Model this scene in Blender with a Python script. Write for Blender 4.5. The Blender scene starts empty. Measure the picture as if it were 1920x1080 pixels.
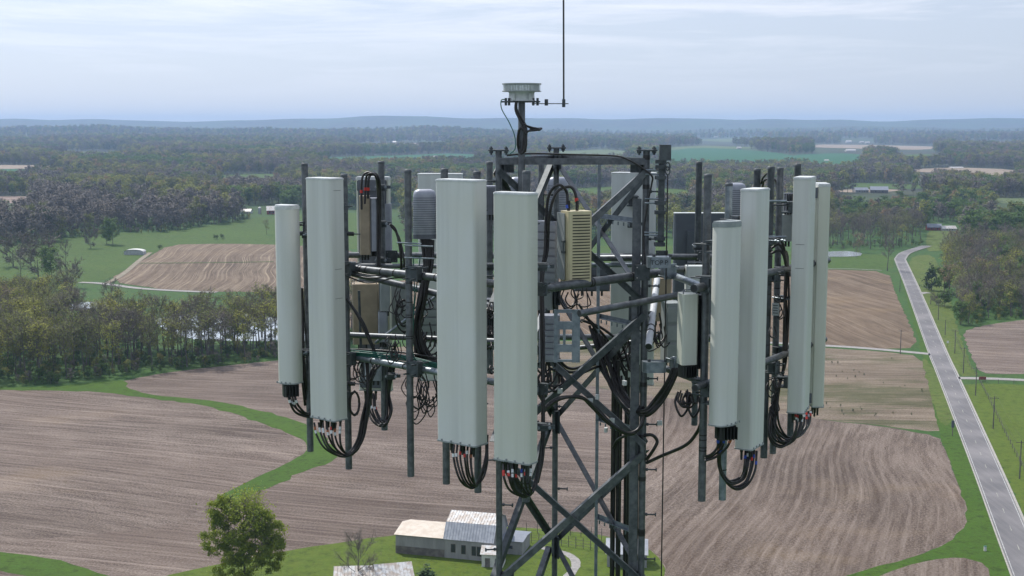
import bpy, bmesh, math, random
import numpy as np
from mathutils import Vector, Matrix

S = bpy.context.scene
COL = S.collection
random.seed(7)
RNG = np.random.default_rng(7)

# ---------------------------------------------------------------- camera
CZ = 80.0                                   # drone height above the ground (m)
FPX = 2400.0                                # focal length in pixels of a 1920 wide frame
PITCH = math.atan(308 / FPX)
cam = bpy.data.cameras.new("camera")
cam.sensor_width = 36
cam.lens = FPX / 1920 * 36
cam.clip_start, cam.clip_end = 0.5, 80000
camo = bpy.data.objects.new("camera", cam)
COL.objects.link(camo)
camo.location = (0, 0, CZ)
camo.rotation_euler = (math.pi / 2 - PITCH, 0, 0)
S.camera = camo

# ---------------------------------------------------------------- light
SUN_EL, SUN_AZ = math.radians(54), math.radians(-40)     # azimuth from +Y (view direction) towards +X
S.view_settings.view_transform = 'Standard'
S.view_settings.look = 'None'
S.view_settings.exposure = 0.0
S.view_settings.gamma = 1.0
S.cycles.volume_bounces = 1
S.cycles.max_bounces = 5
S.cycles.diffuse_bounces = 3
S.cycles.glossy_bounces = 2
S.cycles.transmission_bounces = 2
S.cycles.transparent_max_bounces = 6
S.cycles.caustics_reflective = False
S.cycles.caustics_refractive = False
S.cycles.use_adaptive_sampling = True
S.cycles.adaptive_threshold = 0.015
try:
    S.cycles.use_denoising = True
    S.cycles.denoiser = 'OPENIMAGEDENOISE'
except Exception:
    pass

wd = bpy.data.worlds.new("World")
S.world = wd
wd.use_nodes = True
nt = wd.node_tree
nt.nodes.clear()
N = nt.nodes.new
wo = N("ShaderNodeOutputWorld"); bg = N("ShaderNodeBackground")
sky = N("ShaderNodeTexSky"); sky.sky_type = 'NISHITA'; sky.sun_disc = False
sky.sun_elevation = SUN_EL; sky.sun_rotation = SUN_AZ
sky.altitude = 100; sky.air_density = 1.0; sky.dust_density = 1.2; sky.ozone_density = 2.5
tc = N("ShaderNodeTexCoord")
mp = N("ShaderNodeMapping"); mp.inputs['Scale'].default_value = (2.2, 1.0, 26.0); mp.inputs['Rotation'].default_value = (0, 0.02, 0)
nz = N("ShaderNodeTexNoise"); nz.inputs['Scale'].default_value = 1.7; nz.inputs['Detail'].default_value = 9; nz.inputs['Roughness'].default_value = 0.62
nz.inputs['Distortion'].default_value = 0.5
rp = N("ShaderNodeValToRGB"); rp.color_ramp.elements[0].position = 0.46; rp.color_ramp.elements[1].position = 0.64
sep = N("ShaderNodeSeparateXYZ")
mr = N("ShaderNodeMapRange"); mr.inputs['From Min'].default_value = 0.02; mr.inputs['From Max'].default_value = 0.11
mr.inputs['To Min'].default_value = 0.03; mr.inputs['To Max'].default_value = 0.75
mu = N("ShaderNodeMath"); mu.operation = 'MULTIPLY'
veil = N("ShaderNodeMix"); veil.data_type = 'RGBA'; veil.inputs['Factor'].default_value = 0.72
veil.inputs['B'].default_value = (7.8, 8.75, 10.7, 1)           # thin high haze layer of the sky
mx = N("ShaderNodeMix"); mx.data_type = 'RGBA'; mx.inputs['B'].default_value = (10.6, 10.9, 12.0, 1)
L = nt.links.new
L(tc.outputs['Generated'], mp.inputs[0]); L(mp.outputs[0], nz.inputs['Vector']); L(nz.outputs[0], rp.inputs[0])
L(tc.outputs['Generated'], sep.inputs[0]); L(sep.outputs['Z'], mr.inputs['Value'])
L(rp.outputs[0], mu.inputs[0]); L(mr.outputs[0], mu.inputs[1])
L(sky.outputs[0], veil.inputs['A']); L(veil.outputs['Result'], mx.inputs['A']); L(mu.outputs[0], mx.inputs['Factor'])
L(mx.outputs['Result'], bg.inputs[0]); bg.inputs[1].default_value = 0.085
# thin cloud is brighter round the sun
dt = N("ShaderNodeVectorMath"); dt.operation = 'DOT_PRODUCT'; dt.inputs[1].default_value = (math.sin(SUN_AZ) * math.cos(SUN_EL), math.cos(SUN_AZ) * math.cos(SUN_EL), math.sin(SUN_EL))
L(tc.outputs['Generated'], dt.inputs[0])
gl = N("ShaderNodeMapRange"); gl.inputs['From Min'].default_value = -.2; gl.inputs['From Max'].default_value = 1.0; gl.inputs['To Min'].default_value = .78; gl.inputs['To Max'].default_value = 1.45
L(dt.outputs['Value'], gl.inputs['Value'])
vm = N("ShaderNodeVectorMath"); vm.operation = 'SCALE'; L(mx.outputs['Result'], vm.inputs[0]); L(gl.outputs[0], vm.inputs['Scale']); L(vm.outputs[0], bg.inputs[0])
L(bg.outputs[0], wo.inputs[0])

sl = bpy.data.lights.new("sun", 'SUN'); sl.energy = 4.4; sl.angle = math.radians(0.6); sl.color = (1.0, 0.955, 0.89)
so = bpy.data.objects.new("sun", sl); COL.objects.link(so)
sd = Vector((math.sin(SUN_AZ) * math.cos(SUN_EL), math.cos(SUN_AZ) * math.cos(SUN_EL), math.sin(SUN_EL)))
so.rotation_euler = sd.to_track_quat('Z', 'Y').to_euler(); so.location = (0, 0, 300)

# ---------------------------------------------------------------- pixel <-> place
cp, sp_ = math.cos(PITCH), math.sin(PITCH)
def W(px, py, Y):
    """world point seen at photo pixel (px, py) when it lies Y metres in front of the camera"""
    t = (540 - py) / FPX
    z = Y * (t * cp - sp_) / (cp + t * sp_)
    d = Y * cp - z * sp_
    return Vector(((px - 960) / FPX * d, Y, CZ + z))
def ss(a, b, x):
    t = np.clip((x - a) / (b - a), 0, 1); return t * t * (3 - 2 * t)
def hgt(x, y):
    x = np.asarray(x, float); y = np.asarray(y, float)
    r = np.hypot(x, y); s = np.sin; P2 = 2 * math.pi
    h = 2.4 * ss(500, 950, r) * (s(P2 * (x * .9 + y * .45) / 830 + 1.1) * .6 + s(P2 * (y * .9 - x * .4) / 1010 + .4) * .5)
    h = h + 4 * ss(1300, 2600, r) * (s(P2 * (x + .3 * y) / 2100 + 2.) * .6 + s(P2 * (y * .95 - .5 * x) / 2600 + 1.) * .5)
    h = h + 13 * ss(3300, 6000, r) * (1 - ss(7000, 9500, r)) * (s(P2 * (x * .8 + .3 * y) / 3900 + .6) * .6 + s(P2 * (y - .35 * x) / 4700 + 2.6) * .6)
    u = x / np.maximum(y, 1.0)                       # bearing
    def ridge(yc, w, top, amp, ph, k):
        b = 1 + amp * (s(u * 9 * k + ph) * .4 + s(u * 21 * k + 2 * ph) * .3 + s(u * 47 * k + ph * 3) * .18 + s(u * 97 * k + ph) * .08)
        return top * b * np.exp(-((y - yc) / w) ** 2)
    h = h + ridge(6500, 800, 36, .6, 1.3, 1.) * (1 - .6 * ss(-.12, .1, u))
    h = h + ridge(8900, 700, 44, .7, 4.1, 1.1)
    h = h + ridge(11300, 1000, 118, .24, 2.2, 1.2)
    for px, hh, ww in ((45, 36, .022), (700, 16, .03), (870, 22, .05), (1060, 14, .03), (1250, 20, .02), (1440, 48, .025), (1560, 26, .02), (1700, 22, .04)):
        h = h + .95 * hh * np.exp(-((u - (px - 960) / FPX) / ww) ** 2) * np.exp(-((y - 10300) / 1000) ** 2)
    return h
def G(px, py):
    """ground point under a photo pixel: walk along the ray until it meets the terrain"""
    t = (540 - py) / FPX
    k = (t * cp - sp_) / (cp + t * sp_)
    kx = (px - 960) / FPX * (cp - k * sp_)
    Y = 60.0
    for _ in range(4000):
        z = CZ + k * Y
        g = z - float(hgt(kx * Y, Y))
        if g <= 0.02 or Y > 12000: break
        Y += max(.3, min(g / max(abs(k), .004) * .35, 60))
    return Vector((kx * Y, Y, float(hgt(kx * Y, Y))))
def proj(x, y, z):
    dz = z - CZ
    d = y * cp - dz * sp_; u = y * sp_ + dz * cp
    return 960 + FPX * x / d, 540 - FPX * u / d

# ---------------------------------------------------------------- objects
def tag(o, label=None, cat=None, group=None, kind=None):
    if label: o['label'] = label
    if cat: o['category'] = cat
    if group: o['group'] = group
    if kind: o['kind'] = kind
    return o
def thing(name, loc, label, cat, group=None):
    o = bpy.data.objects.new(name, None); COL.objects.link(o); o.location = loc
    o.empty_display_size = .1
    return tag(o, label, cat, group)

class MB:
    def __init__(s): s.v = []; s.f = []; s.s = []
    def add(s, vs, fs, smooth=False):
        b = len(s.v); s.v += [tuple(v) for v in vs]; s.f += [tuple(i + b for i in f) for f in fs]; s.s += [smooth] * len(fs); return s
    def box(s, c, size, rot=None, bev=0.0):
        c = Vector(c); hx, hy, hz = [a / 2 for a in size]; R = rot or Matrix.Identity(3)
        b = min(bev, hx * .9, hy * .9)
        if b > 0:
            o = [(hx - b, -hy), (hx, -hy + b), (hx, hy - b), (hx - b, hy), (-hx + b, hy), (-hx, hy - b), (-hx, -hy + b), (-hx + b, -hy)]
        else:
            o = [(hx, -hy), (hx, hy), (-hx, hy), (-hx, -hy)]
        n = len(o)
        vs = [c + R @ Vector((x, y, z)) for z in (-hz, hz) for x, y in o]
        fs = [(i, (i + 1) % n, (i + 1) % n + n, i + n) for i in range(n)] + [tuple(range(n))[::-1], tuple(range(n, 2 * n))]
        return s.add(vs, fs)
    def prism(s, outline, z0, z1, M=None, smooth=True):
        M = M or Matrix.Identity(4); n = len(outline)
        vs = [M @ Vector((x, y, z)) for z in (z0, z1) for x, y in outline]
        s.add(vs, [(i, (i + 1) % n, (i + 1) % n + n, i + n) for i in range(n)], smooth)
        s.add(vs, [tuple(range(n))[::-1], tuple(range(n, 2 * n))], False)
        return s
    def tube(s, pts, r, n=10, caps=True, smooth=True, hollow=False):
        pts = [Vector(p) for p in pts]; m = len(pts)
        rr = r if isinstance(r, (list, tuple)) else [r] * m
        t0 = (pts[1] - pts[0]).normalized()
        up = Vector((0, 0, 1)) if abs(t0.z) < .9 else Vector((0, 1, 0))
        a = t0.cross(up).normalized(); vs = []
        for i in range(m):
            t = (pts[min(i + 1, m - 1)] - pts[max(i - 1, 0)])
            t = t.normalized() if t.length > 1e-9 else t0
            a = (a - t * a.dot(t)); a = a.normalized() if a.length > 1e-6 else t.orthogonal().normalized()
            b = t.cross(a)
            for k in range(n):
                w = 2 * math.pi * k / n
                vs.append(pts[i] + (a * math.cos(w) + b * math.sin(w)) * rr[i])
        fs = [(i * n + k, i * n + (k + 1) % n, (i + 1) * n + (k + 1) % n, (i + 1) * n + k) for i in range(m - 1) for k in range(n)]
        s.add(vs, fs, smooth)
        if caps:
            s.add(vs[:n], [tuple(range(n))[::-1]]); s.add(vs[-n:], [tuple(range(n))])
        return s
    def pipe_hole(s, p, d, r, n=14):
        """an open pipe end: ring lip and a dark bore"""
        p = Vector(p); d = Vector(d).normalized(); a = d.orthogonal().normalized(); b = d.cross(a)
        ring = lambda q, rad: [q + (a * math.cos(2 * math.pi * k / n) + b * math.sin(2 * math.pi * k / n)) * rad for k in range(n)]
        vs = ring(p, r) + ring(p, r * .84) + ring(p - d * r * 5, r * .84)
        fs = [(k, (k + 1) % n, n + (k + 1) % n, n + k) for k in range(n)] + [(n + k, n + (k + 1) % n, 2 * n + (k + 1) % n, 2 * n + k) for k in range(n)]
        return s.add(vs, fs, False)
    def angle(s, p, q, w, t, up, flip=1):
        """rolled steel angle from p to q; up = direction the second flange points"""
        p = Vector(p); q = Vector(q); d = (q - p).normalized(); u = Vector(up); u = (u - d * u.dot(d)).normalized(); v = d.cross(u) * flip
        o = [(0, 0), (w, 0), (w, t), (t, t), (t, w), (0, w)]
        vs = [e + v * (a - w / 2) + u * b for e in (p, q) for a, b in o]
        fs = [(i, (i + 1) % 6, (i + 1) % 6 + 6, i + 6) for i in range(6)] + [(0, 1, 2, 3), (0, 3, 4, 5), (6, 7, 8, 9), (6, 9, 10, 11)]
        return s.add(vs, fs)
    def build(s, name, m, parent=None, label=None, cat=None, group=None, kind=None):
        me = bpy.data.meshes.new(name)
        off = parent.matrix_basis.translation.copy() if parent is not None else Vector((0, 0, 0))
        if parent is not None and parent.parent is not None: off = off + parent.parent.location
        loc = Vector((0, 0, 0))
        if parent is None and s.v:
            a = np.array(s.v); loc = Vector((a[:, 0].mean(), a[:, 1].mean(), a[:, 2].min())); off = loc
        me.from_pydata([(v[0] - off.x, v[1] - off.y, v[2] - off.z) for v in s.v], [], s.f)
        me.polygons.foreach_set('use_smooth', s.s)
        me.materials.append(m)
        me.update()
        bm = bmesh.new(); bm.from_mesh(me)
        if len(bm.verts) < 60000:
            bmesh.ops.recalc_face_normals(bm, faces=bm.faces)
        bm.to_mesh(me); bm.free()
        o = bpy.data.objects.new(name, me); COL.objects.link(o)
        if parent is not None: o.parent = parent
        else: o.location = loc
        return tag(o, label, cat, group, kind)
def RZ(a): return Matrix.Rotation(a, 3, 'Z')
def spline(pts, k=8):
    pts = [Vector(p) for p in pts]; out = []
    P = [pts[0] * 2 - pts[1]] + pts + [pts[-1] * 2 - pts[-2]]
    for i in range(1, len(P) - 2):
        for j in range(k):
            t = j / k
            out.append(.5 * ((2 * P[i]) + (P[i + 1] - P[i - 1]) * t + (2 * P[i - 1] - 5 * P[i] + 4 * P[i + 1] - P[i + 2]) * t * t + (3 * P[i] - P[i - 1] - 3 * P[i + 1] + P[i + 2]) * t ** 3))
    out.append(pts[-1]); return out

# ---------------------------------------------------------------- materials
def newmat(name):
    m = bpy.data.materials.new(name); m.use_nodes = True; t = m.node_tree
    b = t.nodes['Principled BSDF']; return m, t, b
def mixc(t, fac, a, b):
    x = t.nodes.new("ShaderNodeMix"); x.data_type = 'RGBA'
    for sock, v in ((x.inputs['Factor'], fac), (x.inputs['A'], a), (x.inputs['B'], b)):
        if isinstance(v, (int, float)): sock.default_value = v
        elif isinstance(v, (tuple, list)): sock.default_value = (*v[:3], 1)
        else: t.links.new(v, sock)
    return x.outputs['Result']
def noi(t, scale, detail=4, rough=.55, vec=None, dist=0):
    n = t.nodes.new("ShaderNodeTexNoise"); n.inputs['Scale'].default_value = scale; n.inputs['Detail'].default_value = detail
    n.inputs['Roughness'].default_value = rough; n.inputs['Distortion'].default_value = dist
    if vec is not None: t.links.new(vec, n.inputs['Vector'])
    return n.outputs[0]
def ramp(t, v, a, b):
    r = t.nodes.new("ShaderNodeMapRange"); r.interpolation_type = 'SMOOTHSTEP'
    r.inputs['From Min'].default_value = a; r.inputs['From Max'].default_value = b; t.links.new(v, r.inputs['Value']); return r.outputs[0]
def mapv(t, scale=(1, 1, 1), rot=(0, 0, 0), src='Object', loc=(0, 0, 0)):
    c = t.nodes.new("ShaderNodeTexCoord"); m = t.nodes.new("ShaderNodeMapping")
    m.inputs['Scale'].default_value = scale; m.inputs['Rotation'].default_value = rot; m.inputs['Location'].default_value = loc
    if src == 'World':
        g = t.nodes.new("ShaderNodeNewGeometry"); t.links.new(g.outputs['Position'], m.inputs[0])
    else: t.links.new(c.outputs[src], m.inputs[0])
    return m.outputs[0]
def math_(t, op, a, b=None, clamp=False):
    n = t.nodes.new("ShaderNodeMath"); n.operation = op; n.use_clamp = clamp
    for i, v in enumerate((a, b)):
        if v is None: continue
        if isinstance(v, (int, float)): n.inputs[i].default_value = v
        else: t.links.new(v, n.inputs[i])
    return n.outputs[0]
def bump(t, b, h, strength=.3, dist=.01):
    n = t.nodes.new("ShaderNodeBump"); n.inputs['Strength'].default_value = strength; n.inputs['Distance'].default_value = dist
    t.links.new(h, n.inputs['Height']); t.links.new(n.outputs[0], b.inputs['Normal'])
def simple(name, c1, c2=None, scale=8, rough=.6, metal=0, bmp=0, vscale=(1, 1, 1), lo=.35, hi=.65, rvar=0):
    m, t, b = newmat(name)
    v = mapv(t, vscale, src='World')
    n = noi(t, scale, 6, .6, v)
    if c2: t.links.new(mixc(t, ramp(t, n, lo, hi), c1, c2), b.inputs['Base Color'])
    else: b.inputs['Base Color'].default_value = (*c1, 1)
    b.inputs['Roughness'].default_value = rough; b.inputs['Metallic'].default_value = metal
    if rvar:
        t.links.new(math_(t, 'MULTIPLY_ADD', n, rvar), b.inputs['Roughness'])
        b.inputs['Roughness'].links[0].from_node.inputs[2].default_value = rough - rvar / 2
    if bmp: bump(t, b, n, bmp, .004)
    return m
def radome(name, c, dirt=.2):
    m, t, b = newmat(name)
    v1 = mapv(t, (9, 9, .25), src='World'); v2 = mapv(t, (1.3, 1.3, 1.0), src='World'); v3 = mapv(t, (60, 60, 260), src='World')
    st = ramp(t, noi(t, 1.2, 5, .6, v1), .35, .75); cl = ramp(t, noi(t, 2.2, 4, .6, v2), .3, .7); fi = noi(t, 1, 2, .5, v3)
    c2 = tuple(x * (1 - dirt) for x in c); c3 = (c[0] * .93, c[1] * .92, c[2] * .84)
    col = mixc(t, math_(t, 'MULTIPLY', st, .8), c, c2); col = mixc(t, math_(t, 'MULTIPLY', cl, .45), col, c3)
    col = mixc(t, math_(t, 'MULTIPLY', fi, .10), col, tuple(x * .6 for x in c))
    t.links.new(col, b.inputs['Base Color']); b.inputs['Roughness'].default_value = .42
    bump(t, b, fi, .12, .001)
    return m
M = {}
M['radome_blue'] = radome('radome_cool', (.66, .675, .645))
M['radome_green'] = radome('radome_greenish', (.61, .63, .565), .18)
M['radome_cream'] = radome('radome_cream', (.60, .62, .54), .1)
M['radome_far'] = radome('radome_pale', (.60, .64, .64))
M['cap'] = simple('cap_plastic', (.62, .64, .64), (.5, .53, .53), 20, .5)
M['cap_grey'] = simple('cap_grey', (.30, .33, .33), (.24, .27, .27), 20, .5)
M['steel'] = simple('galvanised_steel', (.088, .097, .106), (.165, .178, .19), 16, .45, .55, .1, lo=.3, hi=.7, rvar=.2)
M['steel_light'] = simple('new_galvanised_steel', (.17, .205, .23), (.28, .32, .35), 14, .38, .55, .08, rvar=.2)
M['steel_dark'] = simple('dull_steel', (.055, .066, .073), (.095, .11, .118), 14, .55, .4, .1)
M['white_pipe'] = simple('white_pipe', (.62, .64, .66), (.5, .53, .56), 9, .4)
M['rubber'] = simple('black_rubber', (.014, .014, .016), (.03, .028, .027), 30, .38)
M['fibre'] = simple('green_jacket', (.02, .13, .10), (.015, .10, .08), 30, .45)
M['red'] = simple('red_tape', (.55, .04, .03), None, 5, .5)
M['blue'] = simple('blue_tape', (.03, .08, .42), None, 5, .5)
M['white'] = simple('white_tag', (.75, .77, .78), None, 5, .5)
M['orange'] = simple('copper_band', (.38, .12, .05), None, 5, .5)
M['beige'] = simple('beige_paint', (.60, .54, .34), (.52, .46, .29), 6, .5)
M['tan'] = simple('tan_paint', (.38, .31, .22), (.30, .25, .18), 7, .55)
M['slot'] = simple('slot_shadow_paint', (.05, .05, .04), None, 7, .8)
M['alloy'] = simple('cast_alloy', (.36, .38, .43), (.30, .32, .37), 12, .45, .3)
M['alloy_dark'] = simple('dark_alloy', (.13, .145, .17), (.10, .11, .13), 12, .5, .3)
M['grey_panel'] = simple('grey_panel_paint', (.10, .12, .145), (.085, .10, .125), 3, .5)
M['grey_box'] = simple('grey_box_paint', (.30, .33, .33), (.25, .28, .28), 6, .5)
M['black'] = simple('black_plastic', (.018, .02, .022), None, 5, .5)
M['stencil'] = simple('stencil_ink', (.02, .02, .02), None, 5, .7)
m, t, b = newmat('lens'); b.inputs['Base Color'].default_value = (.72, .78, .76, 1); b.inputs['Roughness'].default_value = .08
b.inputs['Transmission Weight'].default_value = .55; b.inputs['IOR'].default_value = 1.3; M['lens'] = m
# ================================================================ LAND
def grass_nodes(t, b, ca, cb, cc, big=.02, mow=None):
    v = mapv(t, (1, 1, 1), src='World')
    f = ramp(t, noi(t, big, 5, .6, v), .35, .65); g = ramp(t, noi(t, big * 9, 6, .65, v), .3, .7)
    col = mixc(t, f, ca, cb); col = mixc(t, math_(t, 'MULTIPLY', g, .6), col, cc)
    fi = noi(t, 1.3, 4, .7, v)
    col = mixc(t, math_(t, 'MULTIPLY', ramp(t, fi, .45, .7), .5), col, tuple(x * 1.6 for x in ca))
    f5 = ramp(t, noi(t, .45, 6, .8, v), .46, .66); col = mixc(t, math_(t, 'MULTIPLY', f5, .75), col, tuple(x * .45 for x in ca))
    if mow:
        w = t.nodes.new("ShaderNodeTexWave"); w.inputs['Scale'].default_value = mow[0]; w.inputs['Distortion'].default_value = 2
        w.inputs['Detail Scale'].default_value = .3
        t.links.new(mapv(t, (1, 1, 1), (0, 0, mow[1]), src='World'), w.inputs[0])
        col = mixc(t, math_(t, 'MULTIPLY', w.outputs['Fac'], .3), col, mow[2])
    b.inputs['Roughness'].default_value = .85
    b.inputs['Specular IOR Level'].default_value = .15
    return col, fi
def grass_mat(name, ca, cb, cc, **k):
    m, t, b = newmat(name); col, fi = grass_nodes(t, b, ca, cb, cc, **k); t.links.new(col, b.inputs['Base Color'])
    bump(t, b, fi, .5, .3); return m
def ground_mat():
    m, t, b = newmat('ground_cover')
    col, fi = grass_nodes(t, b, (.032, .083, .016), (.042, .096, .018), (.06, .09, .022), big=.006)
    v = mapv(t, (1, 1, 1), src='World')
    wv = mapv(t, (1, .55, 1), src='World')
    a = ramp(t, noi(t, .012, 7, .7, wv), .35, .68); c2 = ramp(t, noi(t, .0022, 5, .6, wv), .45, .62)
    forest = mixc(t, a, (.03, .036, .026), (.07, .07, .04)); forest = mixc(t, math_(t, 'MULTIPLY', c2, .5), forest, (.05, .09, .035))
    g = t.nodes.new("ShaderNodeNewGeometry"); s = t.nodes.new("ShaderNodeVectorMath"); s.operation = 'LENGTH'; t.links.new(g.outputs['Position'], s.inputs[0])
    far = ramp(t, s.outputs['Value'], 950, 1700)
    t.links.new(mixc(t, far, col, forest), b.inputs['Base Color']); return m
def field_mat(name, dark, lite, ang, row=1.5, wob=3., rows=.5, warm=(.2, .14, .08), fleck=1.0, patch=.012, streak=.5, bend=4., sl=.012, wmix=.45):
    """harvested field: soil under pale crop residue, drilled rows, damp and weedy patches"""
    m, t, b = newmat(name)
    g0 = t.nodes.new("ShaderNodeNewGeometry"); nb = t.nodes.new("ShaderNodeTexNoise"); nb.inputs['Scale'].default_value = .007; nb.inputs['Detail'].default_value = 1
    t.links.new(g0.outputs['Position'], nb.inputs['Vector']); va = t.nodes.new("ShaderNodeVectorMath"); va.operation = 'MULTIPLY_ADD'
    t.links.new(nb.outputs['Color'], va.inputs[0]); va.inputs[1].default_value = (bend * 4, bend * 4, 0); t.links.new(g0.outputs['Position'], va.inputs[2])
    def mv(sc):
        m1 = t.nodes.new("ShaderNodeMapping"); m1.inputs['Rotation'].default_value = (0, 0, ang); t.links.new(va.outputs[0], m1.inputs[0])
        m2 = t.nodes.new("ShaderNodeMapping"); m2.inputs['Scale'].default_value = sc; t.links.new(m1.outputs[0], m2.inputs[0]); return m2.outputs[0]
    v = mv((1, 1, 1)); vs = mv((.16, 1, 1)); vl = mv((sl, 1, 1))
    f1 = ramp(t, noi(t, 2.0, 6, .8, v), .42, .64)                      # residue flecks
    f2 = ramp(t, noi(t, .32, 6, .72, vs), .38, .66)                       # windrow streaks
    f3 = ramp(t, noi(t, patch, 5, .6, v), .36, .64)                      # soil patches
    f4 = ramp(t, noi(t, patch * 1.7, 4, .6, mapv(t, (.5, 1, 1), (0, 0, ang), src='World', loc=(31, 7, 0))), .58, .74)
    w = t.nodes.new("ShaderNodeTexWave"); w.bands_direction = 'Y'; w.inputs['Scale'].default_value = .314 / row; w.inputs['Distortion'].default_value = wob
    w.inputs['Detail'].default_value = 2.5; w.inputs['Detail Scale'].default_value = .02; w.inputs['Detail Roughness'].default_value = .45
    t.links.new(v, w.inputs[0])
    wr = ramp(t, w.outputs['Fac'], .25, .95)
    rowm = math_(t, 'MULTIPLY', wr, math_(t, 'MULTIPLY', ramp(t, noi(t, patch * 1.3, 3, .5, v), .3, .6), rows))
    base = mixc(t, f3, dark, tuple(x * 1.55 for x in dark))
    base = mixc(t, math_(t, 'MULTIPLY', f4, wmix), base, warm)
    amt = math_(t, 'ADD', math_(t, 'MULTIPLY', f1, .62 * fleck), math_(t, 'MULTIPLY', f2, .34), True)
    big = ramp(t, noi(t, .045, 5, .65, mv((.16, 1, 1))), .36, .66)
    amt = math_(t, 'MULTIPLY', amt, math_(t, 'MULTIPLY_ADD', big, .75), True); amt.node.inputs[1].links[0].from_node.inputs[2].default_value = .45
    col = mixc(t, amt, base, lite)
    col = mixc(t, rowm, col, tuple(x * 1.12 for x in lite))
    st = math_(t, 'MULTIPLY', ramp(t, noi(t, .8, 5, .8, vl), .50, .66), streak)
    col = mixc(t, st, col, tuple(x * 1.15 for x in lite))
    st2 = math_(t, 'MULTIPLY', ramp(t, noi(t, 1.0, 5, .8, mv((sl * 1.4, 1.3, 1))), .54, .68), streak * .8)
    col = mixc(t, st2, col, tuple(x * .8 for x in dark))
    if wmix > .6: col = mixc(t, math_(t, 'MULTIPLY', ramp(t, noi(t, .03, 6, .7, mapv(t, (.35, 1, 1), src='World', loc=(3, 8, 0))), .45, .60), .65), col, warm)
    t.links.new(col, b.inputs['Base Color']); b.inputs['Roughness'].default_value = .9; b.inputs['Specular IOR Level'].default_value = .1
    bump(t, b, f1, .6, .12); return m

def terrain():
    ny, nx = 300, 190
    ys = np.concatenate([np.linspace(-260, 250, 26), 250 + (14500 - 250) * ((np.exp(np.linspace(0, 5.0, ny - 25)) - 1) / (math.e ** 5 - 1))[1:]])
    V = []
    sx = np.linspace(-1, 1, nx)
    for y in ys:
        hw = 420 + .78 * max(y, 0)
        x = sx * hw; z = hgt(x, np.full(nx, y)); V.append(np.stack([x, np.full(nx, y), z], 1))
    V = np.concatenate(V); n = len(ys)
    me = bpy.data.meshes.new('ground')
    I = np.arange((n - 1) * (nx - 1)); r = I // (nx - 1); c = I % (nx - 1); a = r * nx + c
    F = np.stack([a, a + 1, a + nx + 1, a + nx], 1)
    me.vertices.add(len(V)); me.vertices.foreach_set('co', V.ravel()); me.loops.add(F.size); me.loops.foreach_set('vertex_index', F.ravel())
    me.polygons.add(len(F)); me.polygons.foreach_set('loop_start', np.arange(len(F)) * 4); me.polygons.foreach_set('loop_total', np.full(len(F), 4))
    me.polygons.foreach_set('use_smooth', np.ones(len(F), bool)); me.update(calc_edges=True)
    me.materials.append(ground_mat())
    o = bpy.data.objects.new('ground', me); COL.objects.link(o); tag(o, 'green and wooded farmland stretching to the hills', 'ground', kind='structure')
terrain()

def densify(P, step, jit=0.0, rnd=None):
    out = []
    for i in range(len(P)):
        a, b = P[i], P[(i + 1) % len(P)]; L_ = (b - a).length; k = max(1, int(L_ / step))
        nrm = Vector((-(b - a).y, (b - a).x, 0)).normalized()
        for j in range(k):
            q = a.lerp(b, j / k)
            if jit and j: q = q + nrm * rnd.uniform(-jit, jit)
            out.append(q)
    return out
def lift(y, layer):
    return layer * (.012 + .05 * min(1, max(0, (y - 450) / 500)) + .12 * min(1, max(0, (y - 1200) / 1500)))
def sheet(name, px, mat, layer, label, cat='field', jit=.55, step=2.4, world=None, smooth=True):
    P = [G(*p) for p in px] if world is None else [Vector((*p, 0)) for p in world]
    if smooth and world is None and len(P) > 4:        # soften the corners
        Q = []
        for i in range(len(P)):
            a, b, c = P[i - 1], P[i], P[(i + 1) % len(P)]
            Q += [b.lerp(a, .18), b * .8 + (a + c) * .1, b.lerp(c, .18)]
        P = Q
    far = sum(p.y for p in P) / len(P)
    step = step * max(1, far / 450)
    rnd = random.Random(name + label); P = densify([Vector((p.x, p.y, 0)) for p in P], step, jit, rnd)
    bm = bmesh.new(); vs = [bm.verts.new(p) for p in P]; es = [bm.edges.new((vs[i], vs[(i + 1) % len(vs)])) for i in range(len(vs))]
    bmesh.ops.triangle_fill(bm, edges=es, use_beauty=True)
    if far > 420:
        for _ in range(6):
            long = [e for e in bm.edges if e.calc_length() > 26 * max(1, far / 900)]
            if not long: break
            bmesh.ops.subdivide_edges(bm, edges=long, cuts=1); bmesh.ops.triangulate(bm, faces=bm.faces)
    for v in bm.verts: v.co.z = float(hgt(v.co.x, v.co.y)) + lift(math.hypot(v.co.x, v.co.y), layer) 
    bmesh.ops.recalc_face_normals(bm, faces=bm.faces)
    for f in bm.faces:
        if f.normal.z < 0: f.normal_flip()
    me = bpy.data.meshes.new(name); bm.to_mesh(me); bm.free(); me.materials.append(mat)
    o = bpy.data.objects.new(name, me); COL.objects.link(o); return tag(o, label, cat, kind='structure')

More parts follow.
